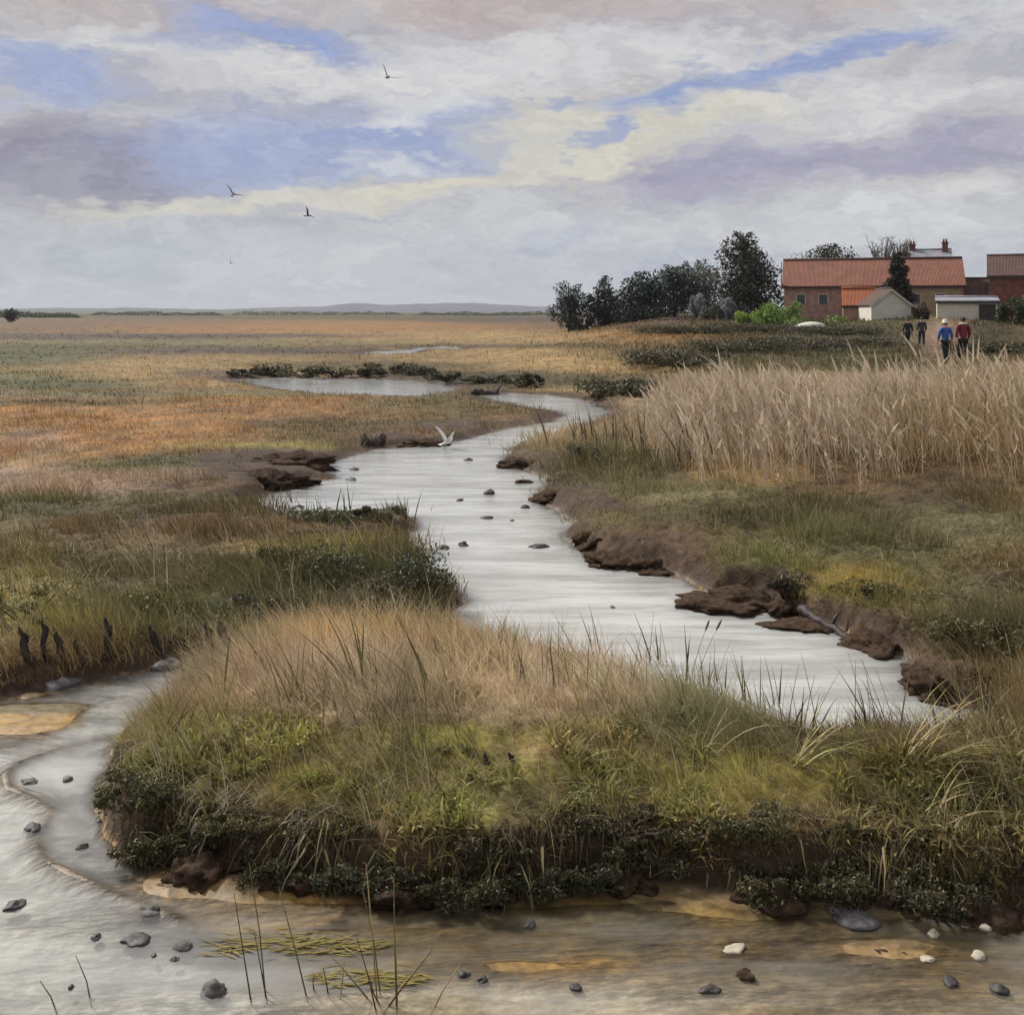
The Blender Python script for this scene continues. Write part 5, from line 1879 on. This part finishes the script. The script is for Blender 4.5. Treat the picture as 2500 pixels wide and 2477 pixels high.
for a in (
    ('dark mud ledge at the bend below the dark reed leaves', 985, 876, 90, 'clod', .28, G4, 'mud_clod'),
    ('dark mud ledge on the right bank upstream of the narrows', 1050, 930, 100, 'clod', .32, G4, 'mud_clod'),
    ('dark mud clod on the right bank at the narrowest water', 1115, 1000, 70, 'clod', .4, G4, 'mud_clod'),
    ('brown mud ledge on the right bank below the narrows', 1190, 1042, 130, 'clod', .26, G4, 'mud_clod'),
    ('dark mud clod lying below the right bank', 1240, 1074, 66, 'clod', .3, G4, 'mud_clod'),
    ('long dark mud ledge along the right bank before the log', 1390, 1108, 170, 'clod', .2, G4, 'mud_clod'),
    ('dark mud block on the right bank left of the log', 1480, 1136, 80, 'clod', .45, G4, 'mud_clod'),
    ('dark mud clod fallen at the right bank edge below the log', 1650, 1204, 110, 'clod', .34, G4, 'mud_clod'),
    ('dark mud clod in front of the last right bank corner', 1770, 1256, 120, 'clod', .4, G4, 'mud_clod'),
    ('brown mud spit lying in the water beside the log', 1520, 1188, 110, 'clod', .10, G4, 'mud_clod'),
    ('brown mud spit lying in the water under the right bank', 1400, 1152, 120, 'clod', .09, G4, 'mud_clod'),
    ('brown mud spit at the last bend near the right edge', 1790, 1314, 130, 'clod', .12, G4, 'mud_clod'),
    ('broad dark mud ledge at the left of the upper creek', 560, 868, 170, 'clod', .30, G4, 'mud_clod'),
    ('lower dark mud ledge at the left of the upper creek', 510, 905, 200, 'clod', .26, G4, 'mud_clod'),
    ('dark mud ledge below the tongue of land', 790, 836, 110, 'clod', .18, G4, 'mud_clod'),
    ('dark mud ledge along the foot of the grassy islet', 690, 1000, 150, 'clod', .16, G4, 'mud_clod'),
    ('dark mud clod under the nearest bank left of centre', 560, 1650, 120, 'clod', .4, G4, 'mud_clod'),
    ('dark mud clod under the nearest bank at its left', 400, 1632, 120, 'clod', .4, G4, 'mud_clod'),
    ('dark mud clod under the nearest bank below the lime tuft', 780, 1676, 130, 'clod', .4, G4, 'mud_clod'),
    ('dark mud clod under the nearest bank at centre', 930, 1668, 90, 'clod', .45, G4, 'mud_clod'),
    ('dark mud clod under the nearest bank right of centre', 1180, 1660, 120, 'clod', .4, G4, 'mud_clod'),
    ('dark mud clod hanging under the bank in the right foreground', 1450, 1676, 130, 'clod', .4, G4, 'mud_clod'),
    ('dark mud clod under the large dark leafy clump', 1620, 1690, 110, 'clod', .4, G4, 'mud_clod'),
    ('dark mud clod under the bank near the right edge', 1830, 1710, 140, 'clod', .45, G4, 'mud_clod'),
):
    stone(*a)


def stake(label, u, v, h, r, lean, group):
    x, y, z = ground_at(u, v)
    h, r = h * 1.45, r * 1.3
    m = MB()
    rr = random.Random(int(u))
    ts = (0, .2, .4, .6, .75, .88, 1)
    pts = [Vector((lean * h * t + rr.gauss(0, .007), rr.gauss(0, .007), h * t - .06)) for t in ts]
    m.tube(pts, [r * q * rr.uniform(.85, 1.15) for q in (.9, .8, .78, .7, .55, .42, .16)], 7)
    m.tube([pts[3] + Vector((r * .5, 0, 0)), pts[4] + Vector((r * .75, 0, 0)), pts[5] + Vector((r * .8, 0, -.01))], [r * .4, r * .3, r * .06], 5)
    o = m.build('wooden_stake', mat_plain('rotten_wood', (.04, .03, .026), .7, .4, 14, .6, 40, .4, stretch=(3, 3, .6)), None, True)
    o.location = (x, y, z)
    tag(o, label, 'stake', group)


SG = 'rotten stakes along the left creek'
for a in (
    ('leaning grey stake at the left edge of the stake row', 62, 1248, .24, .035, -.35),
    ('pointed dark stake, second from the left edge', 88, 1240, .26, .026, -.12),
    ('short dark stake beside the second stake', 118, 1236, .18, .03, -.2),
    ('tiny dark stake stub in the stake row', 140, 1238, .12, .022, .1),
    ('tallest dark stake in the left stake row', 205, 1232, .28, .032, -.08),
    ('small stub on the grass right of the tallest stake', 232, 1200, .12, .028, -.1),
    ('broken stake slanting at the narrow end of the left creek', 318, 1244, .26, .03, -.5),
    ('dark pointed stake on the tip of the left bank', 404, 1228, .22, .03, -.25),
    ('short dark stake rightmost on the left bank', 440, 1222, .20, .035, -.45),
    ('dark upright stub in the yellow grass at centre, left of a pair', 926, 1440, .09, .018, -.3),
    ('dark upright stub in the yellow grass at centre, right of a pair', 975, 1440, .09, .018, -.4),
):
    stake(*a, SG)


def log(label, u0, v0, u1, v1, r, name='driftwood_log'):
    a, b = Vector(ground_at(u0, v0)), Vector(ground_at(u1, v1))
    m = MB()
    rr = random.Random(int(u0))
    d = b - a
    ts = [i / 13 for i in range(14)]
    pts = [Vector((d.x * t + rr.gauss(0, r * .12), d.y * t + rr.gauss(0, r * .1), d.z * t + r * .35 + rr.gauss(0, r * .12))) for t in ts]
    m.tube(pts, [r * (.95 - .4 * t) * rr.uniform(.75, 1.2) for t in ts], 9)
    q = pts[8]
    m.tube([q, q + Vector((r * .6, 0, r * 1.6)), q + Vector((r * 1.5, r * .3, r * 2.4))], [r * .35, r * .25, r * .1], 6)
    o = m.build(name, mat_plain('dark_driftwood', (.035, .022, .02), .6, .4, 8, .6, 30, .4), None, True)
    o.location = a
    tag(o, label, 'log')


log('dark driftwood log on the right bank above the water', 1512, 1152, 1606, 1172, .06)
log('dark driftwood log stranded by the far channel', 890, 742, 965, 752, .16)
log('dark driftwood lying along the edge of the grassy islet', 545, 1010, 700, 998, .045)


# dead stalks standing in the nearest shallows
def dead_stalks(label, u, v, stems, group='dead stalks in the nearest shallows'):
    x, y, z = g3(u, v, 0)
    e = empty('dead_stalk_clump', (x, y, 0))
    tag(e, label, 'dead plant', group)
    for (du, dv_top, ang_u, mat) in stems:
        # stem from base offset du to a tip dv_top picture units above, shifted ang_u sideways
        k = S * y / F
        base = Vector((du * k, random.gauss(0, .04), -.06))
        tip = Vector(((du + ang_u) * k, base.y + random.gauss(0, .05), dv_top * k))
        mid = base.lerp(tip, .5) + Vector((random.gauss(0, .008), 0, .01))
        stem_obj('stem', [base, mid, tip], .0042, STALK[mat], e, 5, .0016)
    return e


dead_stalks('two long dead stalks leaning left in the left shallows', 508, 1880, [(0, 120, -30, 'dark'), (-30, 210, -30, 'dark'), (-10, 240, -35, 'olive'), (75, 200, -60, 'olive')])
dead_stalks('splayed dead stalks meeting in a V in the shallows', 718, 1886, [(0, 130, -45, 'dark'), (2, 60, -18, 'dark'), (0, 110, 100, 'dark'), (5, 60, 70, 'tan'), (-4, 80, -95, 'olive'), (-2, 190, -38, 'olive')])
dead_stalks('tall thin dead stalks behind the V of stalks', 750, 1890, [(0, 250, -4, 'olive'), (0, 180, -8, 'tan'), (60, 90, 60, 'tan'), (-40, 260, -20, 'tan')])
dead_stalks('short dead twigs left of the V of stalks', 620, 1870, [(0, 60, -6, 'dark'), (-30, 40, 4, 'dark'), (20, 70, 12, 'tan')])
dead_stalks('faint thin twigs in the bottom left corner', 110, 1890, [(0, 60, -20, 'olive'), (60, 70, -40, 'olive')])


# mats of yellow weed floating on the shallows
def weed(label, u, v, wu, wv):
    x, y, _ = g3(u, v, 0)
    e = empty('weed_mat', (x, y, 0))
    tag(e, label, 'weed', 'floating weed mats')
    k = S * y / F
    L = wu * k / 2
    n = 110
    px = rng.uniform(-1, 1, n) * L * (1 - .3 * rng.random(n))
    py = rng.normal(0, .8, n) * wv * k * y / CAMH * .5
    p = np.stack([px, py, rng.uniform(.002, .012, n)], 1)
    ln_ = rng.uniform(.06, .16, n)
    a = rng.normal(0, .3, n)
    d = np.stack([np.cos(a), np.sin(a), np.zeros(n)], 1) * ln_[:, None]
    s_ = np.stack([-np.sin(a), np.cos(a), np.zeros(n)], 1) * rng.uniform(.003, .008, n)[:, None]
    V = np.stack([p - d * .5, p - s_, p + d * .5 + [0, 0, .003], p + s_], 1).reshape(-1, 3)
    b = (np.arange(n) * 4)[:, None]
    Fq = b + np.array([[0, 1, 2, 3]])
    T = np.repeat(jitter_col(np.tile(np.array((.24, .19, .055)), (n, 1)), .6, 1.3, .0), 4, axis=0)
    link('weed_strands', mesh_np('weed_strands', V, [Fq], T, None, (LEAF,)), e)


weed('upper strip of yellow weed floating left of the dead stalks', 500, 1782, 240, 26)
weed('yellow weed strip floating behind the dead stalks', 640, 1785, 200, 22)
weed('lower strip of olive weed in front of the dead stalks', 700, 1846, 260, 24)


# =================================================================== HAZE
mb = MB()
mb.box(-5200, 5200, -300, 6400, -3, 70)
hz = mb.build('haze', bpy.data.materials.new('haze_air'))
hm = hz.data.materials[0]
hm.use_nodes = True
g = NT(hm.node_tree)
o = surf_out(g)
pv = g.n('ShaderNodeVolumePrincipled')
pv.inputs['Color'].default_value = (.86, .88, .95, 1)
pv.inputs['Density'].default_value = 1.2e-4
g.lk(pv.outputs[0], o.inputs['Volume'])
tag(hz, 'thin pale haze over the marsh and the far hills', 'haze', kind='stuff')
